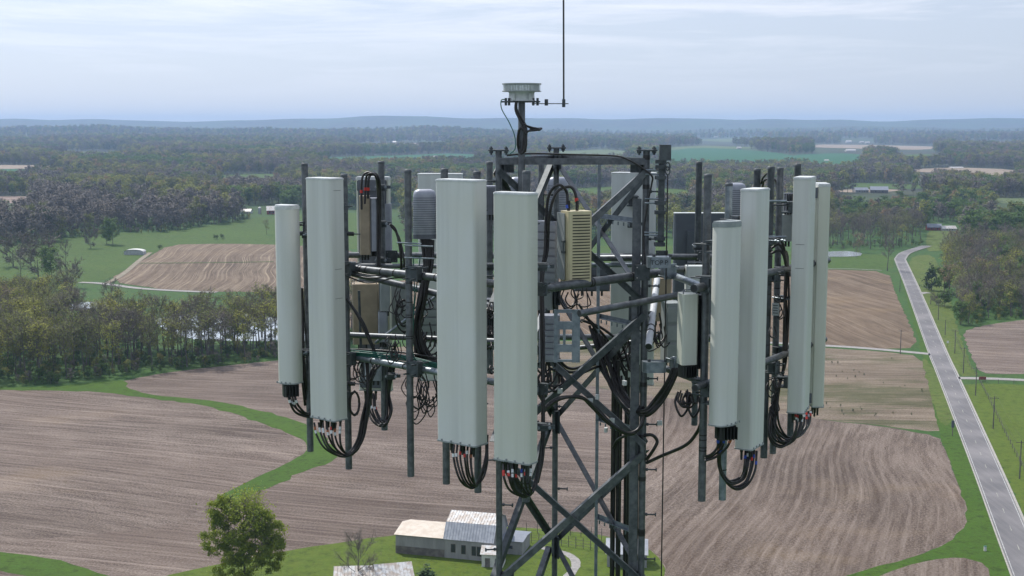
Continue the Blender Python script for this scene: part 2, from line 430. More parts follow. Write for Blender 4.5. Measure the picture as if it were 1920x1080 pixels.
BROWN = (.060, .043, .035); PALE = (.31, .254, .215)
fm_main = field_mat('corn_stubble', BROWN, PALE, math.radians(14), 1.9, 6, .11)
fm_left = field_mat('corn_stubble_left', BROWN, PALE, math.radians(22), 2.0, 6, .13, patch=.02, streak=.55)
fm_right = field_mat('ridged_stubble', (.056, .039, .029), PALE, math.radians(-74), 1.9, 6, .17, patch=.02, streak=.3, bend=11, sl=.03)
fm_tan = field_mat('drilled_tan_field', (.085, .058, .038), (.28, .22, .16), math.radians(80), 7, 9, .12, streak=.6, bend=7, fleck=.6, warm=(.26, .18, .09))
fm_tanl = field_mat('drilled_hill_field', (.082, .058, .042), (.30, .24, .175), math.radians(-96), 8, 7, .12, streak=.85, bend=8, sl=.006, fleck=.45, patch=.006)
fm_patch = field_mat('weedy_stubble', (.085, .064, .044), (.33, .27, .21), math.radians(5), 3, 5, .1, warm=(.042, .058, .014), patch=.022, wmix=.95)
g_lush = grass_mat('lush_grass', (.036, .082, .007), (.046, .095, .008), (.062, .102, .010), big=.05)
g_yard = grass_mat('yard_grass', (0.0636, 0.1034, 0.0103), (0.0734, 0.1141, 0.0129), (0.0978, 0.1176, 0.0172), big=.04, mow=(.08, .5, (0.0880, 0.1248, 0.0172)))
g_verge = grass_mat('verge_grass', (0.0605, 0.0998, 0.0141), (0.0806, 0.1183, 0.0188), (0.1210, 0.1257, 0.0392), big=.04)
g_past = grass_mat('pasture_grass', (.040, .082, .010), (.050, .098, .012), (.072, .100, .018), big=.012)
g_pale = grass_mat('pale_pasture', (.075, .12, .04), (.085, .13, .045), (.12, .13, .06), big=.02, mow=(.05, .2, (.15, .14, .08)))
g_crop = grass_mat('young_crop', (0.0198, 0.0960, 0.0360), (0.0225, 0.1040, 0.0405), (0.0270, 0.0960, 0.0360), big=.004)
m_tan_far = simple('far_tan_soil', (.20, .15, .105), (.26, .20, .14), .02, .9)
m_pink_far = simple('far_bare_soil', (.17, .115, .09), (.21, .15, .12), .02, .9)

sheet('field', [(-60, 722), (60, 731), (130, 733), (235, 714), (300, 700), (420, 686), (520, 676), (700, 655), (900, 660), (1010, 690), (1120, 728), (1260, 748),
      (1400, 762), (1530, 786), (1640, 797), (1762, 818), (1775, 850), (1793, 900), (1814, 950), (1813, 985), (1780, 1020), (1700, 1050), (1600, 1076), (1540, 1130), (1250, 1130), (300, 1130), (-60, 1130)],
      fm_main, 1, 'wide brown stubble field around the tower foot')
sheet('field', [(-80, 731), (60, 733), (150, 738), (330, 756), (443, 777), (495, 796), (545, 817), (573, 836), (540, 868), (480, 895), (412, 930), (330, 985), (120, 1010), (-80, 1010)],
      fm_left, 2, 'brown stubble field left of the curving grass strip')
sheet('field', [(1212, 738), (1300, 752), (1400, 763), (1530, 788), (1640, 798), (1758, 820), (1772, 850), (1790, 900), (1811, 950), (1809, 985), (1776, 1018), (1700, 1047), (1600, 1074), (1520, 1100), (1300, 1115), (1252, 1112), (1246, 1050), (1206, 1022), (1208, 900)],
      fm_right, 2, 'ridged stubble field beside the road bend of grass')
sheet('grass_strip', [(-60, 725), (90, 726), (190, 716), (235, 713), (236, 727), (273, 739), (340, 746), (410, 753), (477, 768), (550, 786), (602, 812), (630, 842), (632, 862), (579, 880), (511, 912), (462, 935), (440, 955), (392, 950), (412, 930), (450, 911), (487, 892), (540, 868),
      (576, 848), (573, 827), (545, 815), (490, 793), (443, 776), (375, 758), (273, 746), (200, 736), (90, 732), (-60, 732)], g_lush, 3, 'lush green grass strip curving between two brown fields', 'grass strip', jit=1.0, step=3)
sheet('grass_strip', [(-60, 1028), (0, 1035), (70, 1043), (150, 1062), (220, 1085), (100, 1095), (-60, 1052)], g_lush, 3, 'green grass strip across the bottom left corner', 'grass strip', jit=.6, step=3)
sheet('yard', [(190, 1140), (300, 1082), (400, 1060), (520, 1036), (640, 1018), (745, 1004), (860, 985), (985, 990), (1060, 996), (1130, 1004), (1215, 1028), (1240, 1050), (1247, 1085), (1230, 1140)], g_yard, 3, 'mown green farmyard around the grey barn', 'yard', step=3)
sheet('verge', [(1532, 1100), (1600, 1075), (1700, 1049), (1780, 1019), (1813, 985), (1814, 950), (1793, 900), (1776, 850), (1762, 815), (1748, 740), (1735, 690), (1727, 655), (1700, 560), (1682, 505), (1690, 500), (1712, 560), (1742, 663), (1757, 700), (1787, 783), (1830, 890), (1872, 1006), (1915, 1110)],
      g_lush, 3, 'green verge between the ridged field and the road', 'verge', jit=.5, step=4)
sheet('field', [(1590, 1110), (1660, 1075), (1720, 1055), (1800, 1044), (1850, 1058), (1872, 1110)], fm_right, 4, 'small stubble patch in the bottom right corner', step=3)
sheet('verge', [(1735, 672), (1760, 700), (1790, 783), (1775, 800), (1760, 790), (1745, 740), (1728, 675)], g_verge, 4, 'pale yellow green verge left of the road', 'verge', step=4)
sheet('field', [(640, 655), (1000, 640), (1300, 640), (1540, 652), (1640, 658), (1728, 668), (1745, 730), (1758, 790), (1764, 812), (1640, 796), (1530, 786), (1400, 764), (1260, 748), (1120, 728), (1010, 690), (900, 660)],
      fm_patch, 2, 'mottled brown and weedy green field by the side road')
sheet('field', [(560, 545), (820, 520), (1100, 508), (1400, 503), (1545, 505), (1665, 509), (1683, 560), (1703, 600), (1722, 652), (1640, 655), (1540, 648), (1300, 634), (1040, 632), (760, 630), (560, 600)],
      fm_tan, 2, 'drilled tan field between the pond and side road')
sheet('field', [(200, 527), (260, 492), (318, 459), (420, 457), (520, 459), (672, 466), (690, 545), (520, 548), (330, 546)], fm_tanl, 2, 'striped tan field on the left hillside')
sheet('field', [(1803, 622), (1850, 609), (1990, 590), (1990, 698), (1900, 702), (1838, 700), (1822, 670)], fm_main, 2, 'brown field right of the road behind the poles')
sheet('paddock', [(1803, 718), (2000, 724), (2000, 1100), (1960, 1060), (1930, 985), (1856, 830), (1812, 740)], g_yard, 2, 'mown green paddock right of the road', 'paddock')
sheet('verge', [(1712, 480), (1750, 478), (1770, 520), (1790, 600), (1822, 690), (1838, 704), (1797, 706), (1776, 663), (1750, 602), (1724, 541), (1702, 497)], g_verge, 3, 'green verge right of the road under the poles', 'verge')
sheet('pasture', [(-60, 560), (-60, 470), (130, 445), (228, 436), (300, 437), (520, 402), (720, 398), (720, 470), (520, 459), (320, 458), (262, 490), (205, 524), (140, 532)], g_past, 1, 'green pasture rising behind the left field', 'pasture', step=10)
sheet('pasture', [(1080, 462), (1240, 458), (1540, 474), (1680, 478), (1672, 508), (1545, 504), (1240, 502), (1080, 508)], g_past, 1, 'green pasture beside the small pond', 'pasture', step=10)
sheet('lawn', [(1738, 432), (1775, 433), (1800, 436), (1770, 470), (1735, 472)], g_verge, 2, 'bright lawn in front of the red barn', 'lawn')
# far fields
FARF = [
 ([(1232, 284), (1300, 277), (1400, 281), (1480, 289), (1500, 301), (1440, 305), (1235, 305)], g_crop, 'long emerald crop field beyond the tower'),
 ([(1480, 291), (1570, 287), (1625, 291), (1600, 306), (1560, 311), (1500, 304)], g_crop, 'emerald crop field left of the pale soil'),
 ([(1520, 271), (1640, 272), (1760, 275), (1740, 282), (1600, 279), (1530, 277)], m_tan_far, 'pale tan field near the white farm'),
 ([(1230, 281), (1260, 276), (1330, 273), (1420, 276), (1400, 280), (1300, 278), (1240, 284)], g_pale, 'pale green field behind the emerald crop'),
 ([(1700, 318), (1790, 314), (1900, 318), (1910, 327), (1870, 331), (1800, 325), (1710, 323)], m_tan_far, 'tan soil field on the far right'),
 ([(-40, 310), (40, 310), (125, 311), (110, 316), (50, 317), (-40, 318)], m_tan_far, 'far bare field at the left edge'),
 ([(-40, 316), (45, 316), (60, 322), (-40, 328)], g_crop, 'far green field at the left edge'),
 ([(-40, 369), (50, 368), (64, 373), (55, 380), (-40, 384)], m_pink_far, 'pinkish bare field at the left edge'),
 ([(180, 371), (260, 366), (350, 365), (350, 369), (260, 374), (200, 377)], g_past, 'thin green field in the left woods'),
 ([(1050, 355), (1140, 350), (1190, 350), (1300, 357), (1290, 366), (1200, 366), (1070, 368)], g_past, 'green pasture seen through the tower'),
 ([(590, 296), (740, 292), (830, 288), (900, 290), (880, 297), (740, 300), (620, 301)], g_crop, 'thin green field behind the left masts'),
 ([(1020, 286), (1130, 280), (1180, 284), (1160, 294), (1050, 297)], g_pale, 'pale field seen under the top beam'),
 ([(1540, 346), (1600, 343), (1750, 347), (1760, 352), (1700, 355), (1560, 351)], g_past, 'green field left of the dark farmhouse'),
 ([(1560, 357), (1640, 354), (1700, 357), (1650, 361), (1580, 361)], m_tan_far, 'tan strip before the dark farmhouse'),
 ([(1840, 372), (1990, 370), (1990, 384), (1880, 382)], g_pale, 'pale grassland at the right edge'),
 ([(1290, 262), (1400, 259), (1500, 261), (1480, 265), (1330, 266)], g_pale, 'pale strip of field below the hills'),
 ([(1640, 292), (1740, 289), (1800, 292), (1720, 297)], g_past, 'green clearing right of the pale farm field'),
 ([(380, 330), (480, 326), (560, 329), (500, 335), (400, 336)], g_past, 'green clearing in the left woods'),
 ([(60, 288), (170, 284), (260, 287), (180, 292)], g_pale, 'pale clearing far in the left woods'),
 ([(660, 272), (760, 268), (860, 270), (800, 275), (680, 277)], m_tan_far, 'tan field far behind the left masts'),
 ([(1760, 268), (1860, 265), (1960, 268), (1880, 273)], m_tan_far, 'tan field near the right skyline'),
 ([(1000, 345), (1020, 342), (1050, 344), (1040, 349)], g_past, 'small green clearing behind the frame'),
]
for i, (p, m_, lb) in enumerate(FARF):
    sheet('field', p, m_, 2 + (i % 3), lb, jit=2, step=12)
# water
m, t, b = newmat('pond_water'); b.inputs['Base Color'].default_value = (.36, .40, .43, 1); b.inputs['Roughness'].default_value = .09  # pale base colour stands in for the sky reflection that the trees block
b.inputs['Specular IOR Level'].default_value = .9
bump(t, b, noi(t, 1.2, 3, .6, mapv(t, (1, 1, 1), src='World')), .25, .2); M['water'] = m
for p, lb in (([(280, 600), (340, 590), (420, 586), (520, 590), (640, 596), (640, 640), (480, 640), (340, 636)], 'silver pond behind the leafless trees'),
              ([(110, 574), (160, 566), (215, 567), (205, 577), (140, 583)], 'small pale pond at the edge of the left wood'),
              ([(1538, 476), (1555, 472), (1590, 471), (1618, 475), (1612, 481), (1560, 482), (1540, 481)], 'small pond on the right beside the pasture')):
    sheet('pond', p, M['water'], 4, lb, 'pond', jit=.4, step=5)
# roads
m, t, b = newmat('old_asphalt')
v = mapv(t, (1, 1, 1), (0, 0, math.radians(15)), src='World'); vs = mapv(t, (1, .05, 1), (0, 0, math.radians(15)), src='World')
c = mixc(t, ramp(t, noi(t, 1.1, 5, .6, vs), .3, .7), (.098, .094, .098), (.14, .133, .137)); c = mixc(t, math_(t, 'MULTIPLY', ramp(t, noi(t, .06, 3, .5, v), .4, .7), .5), c, (.27, .25, .25))
c = mixc(t, math_(t, 'MULTIPLY', ramp(t, noi(t, 9, 3, .7, v), .4, .7), .25), c, (.12, .115, .12)); t.links.new(c, b.inputs['Base Color']); b.inputs['Roughness'].default_value = .8
M['asphalt'] = m
M['gravel'] = simple('pale_gravel', (.21, .20, .19), (.30, .285, .27), 1.2, .9)
M['shoulder'] = simple('gravel_shoulder', (.26, .25, .22), (.36, .34, .31), 1.4, .9)
M['line'] = simple('worn_white_line', (.42, .42, .41), (.24, .235, .23), 1.5, .7)
M['dash'] = simple('worn_pale_dash', (.36, .35, .29), (.22, .21, .19), 1.0, .7)
M['dirt'] = simple('dirt_track', (.16, .14, .09), (.24, .20, .15), .4, .9)
RL = [(1935, 1165), (1905, 1080), (1872, 1006), (1830, 890), (1787, 783), (1757, 700), (1742, 663), (1714, 588), (1692, 524), (1679, 486), (1688, 474), (1737, 460)]
RR = [(1992, 1165), (1957, 1080), (1929, 1006), (1879, 890), (1833, 783), (1793, 700), (1775.5, 663), (1745, 588), (1715, 524), (1695, 487), (1710, 474.5), (1739, 463)]
A_ = [G(*p) for p in RL]; B_ = [G(*p) for p in RR]
mid = [(a + b) / 2 for a, b in zip(A_, B_)]
for q in mid: q.z = 0
cl = spline(mid[:10], 14)
cl2 = spline(mid[9:], 6)
allc = cl[:-1] + cl2
def ribbon(name, path, o0, o1, mat, layer, label=None, cat=None, parent=None, dashes=None, kind='structure'):
    V, F = [], []; acc = 0
    for i, p in enumerate(path):
        t_ = (path[min(i + 1, len(path) - 1)] - path[max(i - 1, 0)]).normalized(); n_ = Vector((t_.y, -t_.x, 0))
        for o_ in (o0, o1):
            q = p + n_ * o_; V.append((q.x, q.y, float(hgt(q.x, q.y)) + lift(math.hypot(q.x, q.y), layer)))
    for i in range(len(path) - 1):
        a = 2 * i
        if dashes is None or (i % dashes[1]) < dashes[0]: F.append((a, a + 1, a + 3, a + 2))
    me = bpy.data.meshes.new(name); me.from_pydata(V, [], F); me.materials.append(mat)
    for p_ in me.polygons:
        if p_.normal.z < 0: p_.flip()
    o = bpy.data.objects.new(name, me); COL.objects.link(o)
    if parent: o.parent = parent
    else: tag(o, label, cat, kind=kind)
    return o
def resample(path, step):
    out = [path[0]]; acc = 0
    for a, b in zip(path, path[1:]):
        L_ = (b - a).length; d = step - acc
        while d <= L_: out.append(a.lerp(b, d / L_)); d += step
        acc = (acc + L_) % step
    return out
allc = resample(allc, 3.0)
road = ribbon('road', allc, -3.05, 3.05, M['asphalt'], 7, 'straight grey two lane country road', 'road')
ribbon('road_edge_line', allc, -2.78, -2.60, M['line'], 8, parent=road)
ribbon('road_edge_line', allc, 2.60, 2.78, M['line'], 8, parent=road)
ribbon('centre_line', allc, -.07, .07, M['dash'], 8, parent=road, dashes=(1, 4))
ribbon('shoulder', allc, 3.0, 3.55, M['shoulder'], 6, 'pale gravel shoulder on the right of the road', 'shoulder')
ribbon('shoulder', allc, -3.35, -3.0, M['shoulder'], 6, 'thin gravel shoulder on the left of the road', 'shoulder')
def path_px(pts, k=6): 
    P = [G(*p) for p in pts]
    for q in P: q.z = 0
    return resample(spline(P, k), 4)
ribbon('side_road', path_px([(1748, 664.5), (1700, 660), (1620, 653), (1540, 648), (1400, 641), (1200, 636)]), -1.9, 1.9, M['gravel'], 6, 'narrow pale side road joining from the left', 'road')
ribbon('driveway', path_px([(1790, 709), (1850, 710), (1920, 713), (2010, 718)]), -1.9, 1.9, M['gravel'], 6, 'pale gravel driveway leading off to the right', 'driveway')
ribbon('driveway', path_px([(1722, 551), (1735, 549), (1752, 550)], 3), -2.5, 2.5, M['gravel'], 6, 'short gravel entrance beside the right wood', 'driveway')
ribbon('farm_track', path_px([(200, 532), (230, 515), (260, 490), (283, 473)]), -1.5, 1.5, M['dirt'], 5, 'dirt track between pasture and striped field', 'track')
ribbon('farm_track', path_px([(150, 530), (190, 532), (260, 541), (340, 546), (420, 549)]), -2.2, 2.2, M['gravel'], 6, 'gravel lane below the striped field', 'track')
ribbon('grass_line', path_px([(262, 494), (400, 493), (520, 491)], 4), -1.2, 1.2, g_past, 5, 'thin green line across the striped field', 'grass strip')
sheet('farm_track', [(1052, 1083), (1072, 1065), (1070, 1050), (1058, 1040), (1030, 1033), (1003, 1028), (1004, 1024), (1040, 1028), (1072, 1038), (1090, 1052), (1084, 1070), (1066, 1092)], M['gravel'], 6, 'curved gravel track in the farmyard', 'track', jit=.2, step=1)
ribbon('hedge_line', path_px([(1545, 504.5), (1600, 505), (1664, 508)], 4), -.5, .5, M['line'], 6, 'pale fence line above the tan field', 'fence line')
# ================================================================ TREES
def leafmat(name, c1, c2, trans=.25, var=.5):
    m, t, b = newmat(name)
    oi = t.nodes.new("ShaderNodeObjectInfo")
    v = mapv(t, (1, 1, 1), src='Object')
    f = ramp(t, noi(t, .55, 3, .6, v), .35, .65)
    k = math_(t, 'ADD', math_(t, 'MULTIPLY', oi.outputs['Random'], var), math_(t, 'MULTIPLY', f, 1 - var), True)
    t.links.new(mixc(t, k, c1, c2), b.inputs['Base Color']); b.inputs['Roughness'].default_value = .75; b.inputs['Specular IOR Level'].default_value = .2
    if trans:
        tr = t.nodes.new("ShaderNodeBsdfTranslucent"); mx_ = t.nodes.new("ShaderNodeMixShader"); mx_.inputs[0].default_value = trans
        t.links.new(mixc(t, k, tuple(x * 1.5 for x in c1), tuple(x * 1.5 for x in c2)), tr.inputs[0])
        out = t.nodes['Material Output']; t.links.new(b.outputs[0], mx_.inputs[1]); t.links.new(tr.outputs[0], mx_.inputs[2]); t.links.new(mx_.outputs[0], out.inputs[0])
    return m
M['bark'] = simple('grey_brown_bark', (.085, .072, .062), (.15, .13, .115), 2, .9)
M['twig'] = leafmat('bare_twigs', (.115, .098, .082), (.23, .195, .16), 0, .8)
M['twig2'] = leafmat('purplish_twigs', (.10, .09, .083), (.19, .168, .15), 0, .8)
M['leaf_olive'] = leafmat('olive_buds', (.10, .12, .032), (.185, .20, .052))
M['leaf_yellow'] = leafmat('yellow_green_buds', (.30, .29, .06), (.21, .24, .05))
M['leaf_green'] = leafmat('green_leaves', (.06, .115, .025), (.11, .175, .04))
M['leaf_dark'] = leafmat('dark_leaves', (.035, .065, .022), (.05, .085, .03), .1)
M['leaf_rust'] = leafmat('rusty_buds', (.24, .16, .09), (.29, .21, .10))
M['leaf_bright'] = leafmat('bright_spring_leaves', (.13, .175, .022), (.26, .30, .04), .35, .2)

def tree_geo(seed, H=18., spread=5.2, first=.3, limbs=9, twig=5, leaf=0, lsize=.4, tw=.06, twn=5, cone=False):
    """tapered trunk with limbs and branches; returns (wood MB, twig/leaf arrays)"""
    R = random.Random(seed); wood = MB(); tips = []; segs = []
    lean = Vector((R.uniform(-.06, .06), R.uniform(-.06, .06), 0)) * H
    def tp(h): return lean * (h / H) ** 1.5 + Vector((math.sin(h * .5 + seed) * .12, math.cos(h * .43 + seed) * .12, h))
    r0 = H * .0125 + .05
    tops = H * .8
    hs = [tops * k / 6 for k in range(7)]
    wood.tube([tp(h) for h in hs], [r0 * (1.25 if k == 0 else 1) * (1 - .8 * k / 6) for k in range(7)], 6, smooth=True)
    for i in range(limbs):
        f = first + (1 - first) * (i + R.random() * .7) / limbs
        h = H * f * .84; base = tp(min(h, tops)); a = i * 2.4 + R.uniform(-.5, .5)
        if cone: prof = (1 - f) * 1.0 + .08; up = .1
        else: prof = math.sin(math.pi * min(.98, max(.12, (f - first * .6) / (1.12 - first * .6)))) ** .6; up = .45 + f * .9
        Ln = spread * prof * R.uniform(.75, 1.15)
        d = Vector((math.cos(a), math.sin(a), up)).normalized()
        p1 = base + d * Ln * .5 + Vector((0, 0, -.03 * Ln)); p2 = base + d * Ln + Vector((0, 0, Ln * .12))
        wood.tube([base, p1, p2], [r0 * .42 * (1 - f * .5), r0 * .25 * (1 - f * .4), .025], 4, caps=False)
        for j in range(twig):
            q = (p1.lerp(p2, (j + .5) / twig) if j else p1); q = base.lerp(p1, .7) if j == 0 else q
            d2 = (d + Vector((R.uniform(-1, 1), R.uniform(-1, 1), R.uniform(-.35, .9)))).normalized()
            L2 = Ln * R.uniform(.28, .5) + .5; e = q + d2 * L2
            segs.append((q, e, .045)); tips.append(e); tips.append(q.lerp(e, .55))
        tips.append(p2)
    top = tp(tops)
    for j in range(5):
        e = top + Vector((R.uniform(-1, 1) * spread * .25, R.uniform(-1, 1) * spread * .25, R.uniform(.4, 1) * H * .2)); segs.append((top, e, .05)); tips.append(e); tips.append(top.lerp(e, .5))
    for q, e, r in segs: wood.tube([q, e], [r, r * .4], 3, caps=False)
    g = np.random.default_rng(seed); T = np.array([tuple(t_) for t_ in tips]); V = []; 
    # twigs: slender triangles fanning from every tip
    n = len(T) * twn; b0 = np.repeat(T, twn, 0) + g.normal(0, .15, (n, 3))
    c = np.array([lean.x * .5, lean.y * .5, H * .45]); out = b0 - c; out /= np.linalg.norm(out, axis=1)[:, None]
    d = out * .5 + g.normal(0, .6, (n, 3)) + np.array([0, 0, .25]); d /= np.linalg.norm(d, axis=1)[:, None]
    Lt = g.uniform(.6, 1.7, (n, 1)) * (spread / 5.2); s = np.cross(d, g.normal(0, 1, (n, 3))); s /= np.linalg.norm(s, axis=1)[:, None]
    tw_v = np.stack([b0 + s * tw, b0 - s * tw, b0 + d * Lt], 1).reshape(-1, 3)
    lf_v = np.zeros((0, 3))
    if leaf:
        k = leaf; idx = g.integers(0, len(T), k)
        keep = g.random(len(T)) > .12; idx = idx[keep[idx]]; k = len(idx)
        cs = T[idx] + g.normal(0, 1, (k, 3)) * np.array([.85, .85, .6]) * (spread / 5.2) * g.uniform(.6, 1.25, (len(T),))[idx][:, None]
        nrm = cs - np.array([lean.x * .6, lean.y * .6, H * .5]); nrm /= np.linalg.norm(nrm, axis=1)[:, None]; nrm = nrm * 1.1 + g.normal(0, .55, (k, 3)); nrm[:, 2] += .25; nrm /= np.linalg.norm(nrm, axis=1)[:, None]
        a = np.cross(nrm, g.normal(0, 1, (k, 3))); a /= np.linalg.norm(a, axis=1)[:, None]; b_ = np.cross(nrm, a)
        sz = lsize * g.uniform(.55, 1.3, (k, 1))
        lf_v = np.stack([cs + a * sz, cs + b_ * sz * .7, cs - a * sz, cs - b_ * sz * .7], 1).reshape(-1, 3)
    return wood, tw_v, lf_v
def raw_mesh(name, V, k, mat, extra=None, mat2=None):
    """mesh of loose k-gons; extra = (verts, k) appended with a second material"""
    me = bpy.data.meshes.new(name); nf = len(V) // k; A = V; starts = np.arange(nf) * k; tot = np.full(nf, k); mi = np.zeros(nf, int)
    if extra is not None:
        V2, k2 = extra; n2 = len(V2) // k2; A = np.concatenate([V, V2]); starts = np.concatenate([starts, nf * k + np.arange(n2) * k2]); tot = np.concatenate([tot, np.full(n2, k2)]); mi = np.concatenate([mi, np.ones(n2, int)])
    me.vertices.add(len(A)); me.vertices.foreach_set('co', A.astype('f').ravel()); me.loops.add(len(A)); me.loops.foreach_set('vertex_index', np.arange(len(A)))
    me.polygons.add(len(starts)); me.polygons.foreach_set('loop_start', starts); me.polygons.foreach_set('loop_total', tot)
    me.materials.append(mat)
    if mat2: me.materials.append(mat2)
    me.polygons.foreach_set('material_index', mi); me.update(calc_edges=True); return me
def tree_meshes(name, seed, leafm, **k):
    wood, tw, lf = tree_geo(seed, **k)
    w = bpy.data.meshes.new('trunk'); w.from_pydata(wood.v, [], wood.f); w.polygons.foreach_set('use_smooth', wood.s); w.materials.append(M['bark']); w.update()
    if len(lf): c = raw_mesh('crown', lf, 4, leafm, (tw, 3), M['twig'])
    else: c = raw_mesh('crown', tw, 3, leafm)
    return (name, w, c)
SPEC = {
 'bare':   [tree_meshes('leafless_tree', 11 + s, M['twig'], H=19, spread=5.0, first=.38, twn=8, tw=.05, twig=6, leaf=380, lsize=.2) for s in range(3)],
 'olive':  [tree_meshes('budding_tree', 31 + s, M['leaf_olive'], H=19, spread=5.2, first=.36, leaf=900, lsize=.26, twn=5) for s in range(2)],
 'yellow': [tree_meshes('yellow_green_tree', 41 + s, M['leaf_yellow'], H=18, spread=5.0, first=.35, leaf=1100, lsize=.27, twn=4) for s in range(2)],
 'green':  [tree_meshes('leafy_tree', 51 + s, M['leaf_green'], H=14, spread=5.6, first=.2, limbs=11, leaf=2600, lsize=.38, twn=2) for s in range(2)],
 'rust':   [tree_meshes('rusty_tree', 61 + s, M['leaf_rust'], H=16, spread=4.8, first=.3, leaf=700, lsize=.26, twn=6) for s in range(1)],
 'cedar':  [tree_meshes('cedar_tree', 71 + s, M['leaf_dark'], H=10, spread=2.4, first=.05, limbs=16, leaf=1500, lsize=.3, twn=1, cone=True) for s in range(1)],
 'bush':   [tree_meshes('bush', 81 + s, M['leaf_green'], H=3.2, spread=2.6, first=.05, limbs=8, leaf=700, lsize=.25, twn=3) for s in range(1)],
 'brush':  [tree_meshes('brown_bush', 86 + s, M['twig'], H=4.5, spread=3.4, first=.05, limbs=9, leaf=0, twn=9) for s in range(1)],
}
def plant(kind, p, scale, label, group=None, R=random, cat='tree', name=None):
    nm, w, c = R.choice(SPEC[kind]); o = thing(name or nm, (p[0], p[1], float(hgt(p[0], p[1])) - .1), label, cat, group)
    o.rotation_euler = (0, 0, R.uniform(0, 6.28)); o.scale = (scale * R.uniform(.85, 1.15),) * 2 + (scale,)
    for n_, me in (('trunk', w), ('crown', c)):
        q = bpy.data.objects.new(n_, me); COL.objects.link(q); q.parent = o
    return o
def inpoly(px, py, poly):
    px = np.asarray(px); py = np.asarray(py); r = np.zeros(px.shape, bool); n = len(poly)
    for i in range(n):
        x0, y0 = poly[i]; x1, y1 = poly[(i + 1) % n]
        if y0 == y1: continue
        r ^= ((y0 > py) != (y1 > py)) & (px < (x1 - x0) * (py - y0) / (y1 - y0) + x0)
    return r
def grove(poly, spacing, kinds, label, group, seed, smin=.8, smax=1.1, limit=400, avoid=([(140, 640), (205, 640), (205, 560), (140, 560)], [(322, 628), (600, 628), (600, 585), (322, 585)])):
    R = random.Random(seed); W_ = [G(*p) for p in poly]; wp = [(p.x, p.y) for p in W_]
    x0, x1 = min(p[0] for p in wp), max(p[0] for p in wp); y0, y1 = min(p[1] for p in wp), max(p[1] for p in wp)
    pts = []; y = y0
    while y < y1:
        x = x0
        while x < x1:
            q = (x + R.uniform(-.45, .45) * spacing, y + R.uniform(-.45, .45) * spacing)
            if inpoly(np.array([q[0]]), np.array([q[1]]), wp)[0]:
                a, b_ = proj(q[0], q[1], float(hgt(*q)))
                if not any(inpoly(np.array([a]), np.array([b_]), av)[0] for av in avoid): pts.append((q[1], q[0], q[1], a))
            x += spacing
        y += spacing
    pts.sort(); n = 0
    for _, x, y, a in pts[:limit]:
        ks = kinds(a, R) if callable(kinds) else R.choices([k for k, _ in kinds], [w for _, w in kinds])[0]
        nm = SPEC[ks][0][0].replace('_', ' ')
        plant(ks, (x, y), R.uniform(smin, smax), f'{nm} {label}', f'{nm}s {group}', R); n += 1
    return n
def k_left(px, R):
    if px < 130: return R.choices(['yellow', 'olive', 'bare', 'rust'], [5, 3, 2, .6])[0]
    if px < 330: return R.choices(['yellow', 'olive', 'bare', 'green'], [3, 3, 3, .5])[0]
    return R.choices(['yellow', 'olive', 'bare', 'green'], [2.2, 3.5, 3.6, .6])[0]
cnt = 0
cnt += grove([(-70, 722), (110, 716), (230, 698), (420, 683), (640, 648), (700, 630), (640, 616), (520, 628), (430, 640), (300, 648), (200, 622), (130, 590), (-70, 585)],
      6.6, k_left, 'in the wood above the left stubble field', 'of the left wood', 3, .78, 1.08, 230)
k_r = [('bare', 5), ('olive', 2.4), ('green', 1.4), ('rust', .9), ('yellow', 1.)]
cnt += grove([(1800, 610), (1850, 602), (1990, 585), (1990, 540), (1795, 555)], 7.2, k_r, 'in the wood right of the road', 'of the right wood', 5, .6, .85, 90)
cnt += grove([(1765, 552), (1795, 560), (1990, 545), (1990, 462), (1850, 460), (1782, 476), (1762, 505)], 11., k_r, 'farther back in the wood right of the road', 'of the back of the right wood', 6, .75, 1.05, 130)
cnt += grove([(1545, 468), (1620, 466), (1680, 470), (1725, 458), (1735, 436), (1545, 436)], 12., [('bare', 5), ('olive', 3), ('yellow', .6)], 'in the wood behind the small pond', 'behind the small pond', 8, .8, 1.05, 120)
print('individual trees', cnt)
def single(kind, px, py, hpx, label, cat='tree', name=None):
    p = G(px, py); base = {'bare': 19, 'olive': 19, 'yellow': 18, 'green': 14, 'rust': 16, 'cedar': 10, 'bush': 3.4, 'brush': 4.8}[kind]
    h = hpx / FPX * p.y; plant(kind, p, h / base, label, None, random.Random(px), cat, name)
single('green', 212, 459, 46, 'round green tree standing alone in the left pasture')
single('green', 200, 458, 32, 'smaller green tree beside the lone round tree')
single('brush', 171, 466, 28, 'brown leafless bush below the lone green tree', 'bush')
single('bare', 124, 505, 52, 'dark gnarled leafless tree in the left pasture hollow')
single('olive', 500, 440, 28, 'small leafing tree in the pasture beside the narrow antenna')
single('cedar', 1746, 545, 52, 'dark conical cedar at the tip of the right wood')
single('bare', 1664, 508, 66, 'leafless tree at the corner where pasture meets road')
single('rust', 1612, 474, 36, 'rusty budding tree behind the small pond')
single('olive', 1606, 484, 28, 'small tree on the near bank of the small pond')
single('bush', 1770, 575, 24, 'green bush beside the poles at the right wood', 'bush')
single('brush', 60, 478, 30, 'brown brush thicket at the left pasture edge', 'bush')
single('brush', 90, 462, 24, 'brown thicket left of the leafless bush', 'bush')
single('brush', 25, 500, 50, 'large brown thicket near the left photo edge', 'bush')
single('brush', 72, 520, 55, 'broad thicket above the left wood', 'bush')
single('green', 98, 528, 60, 'green tree among thickets above the left wood')
single('bare', 40, 530, 62, 'leafless tree among thickets above the left wood')
single('brush', 133, 540, 40, 'low brown brush by the small pale pond', 'bush')
single('brush', 1756, 572, 18, 'low brush at the gravel entrance', 'bush')
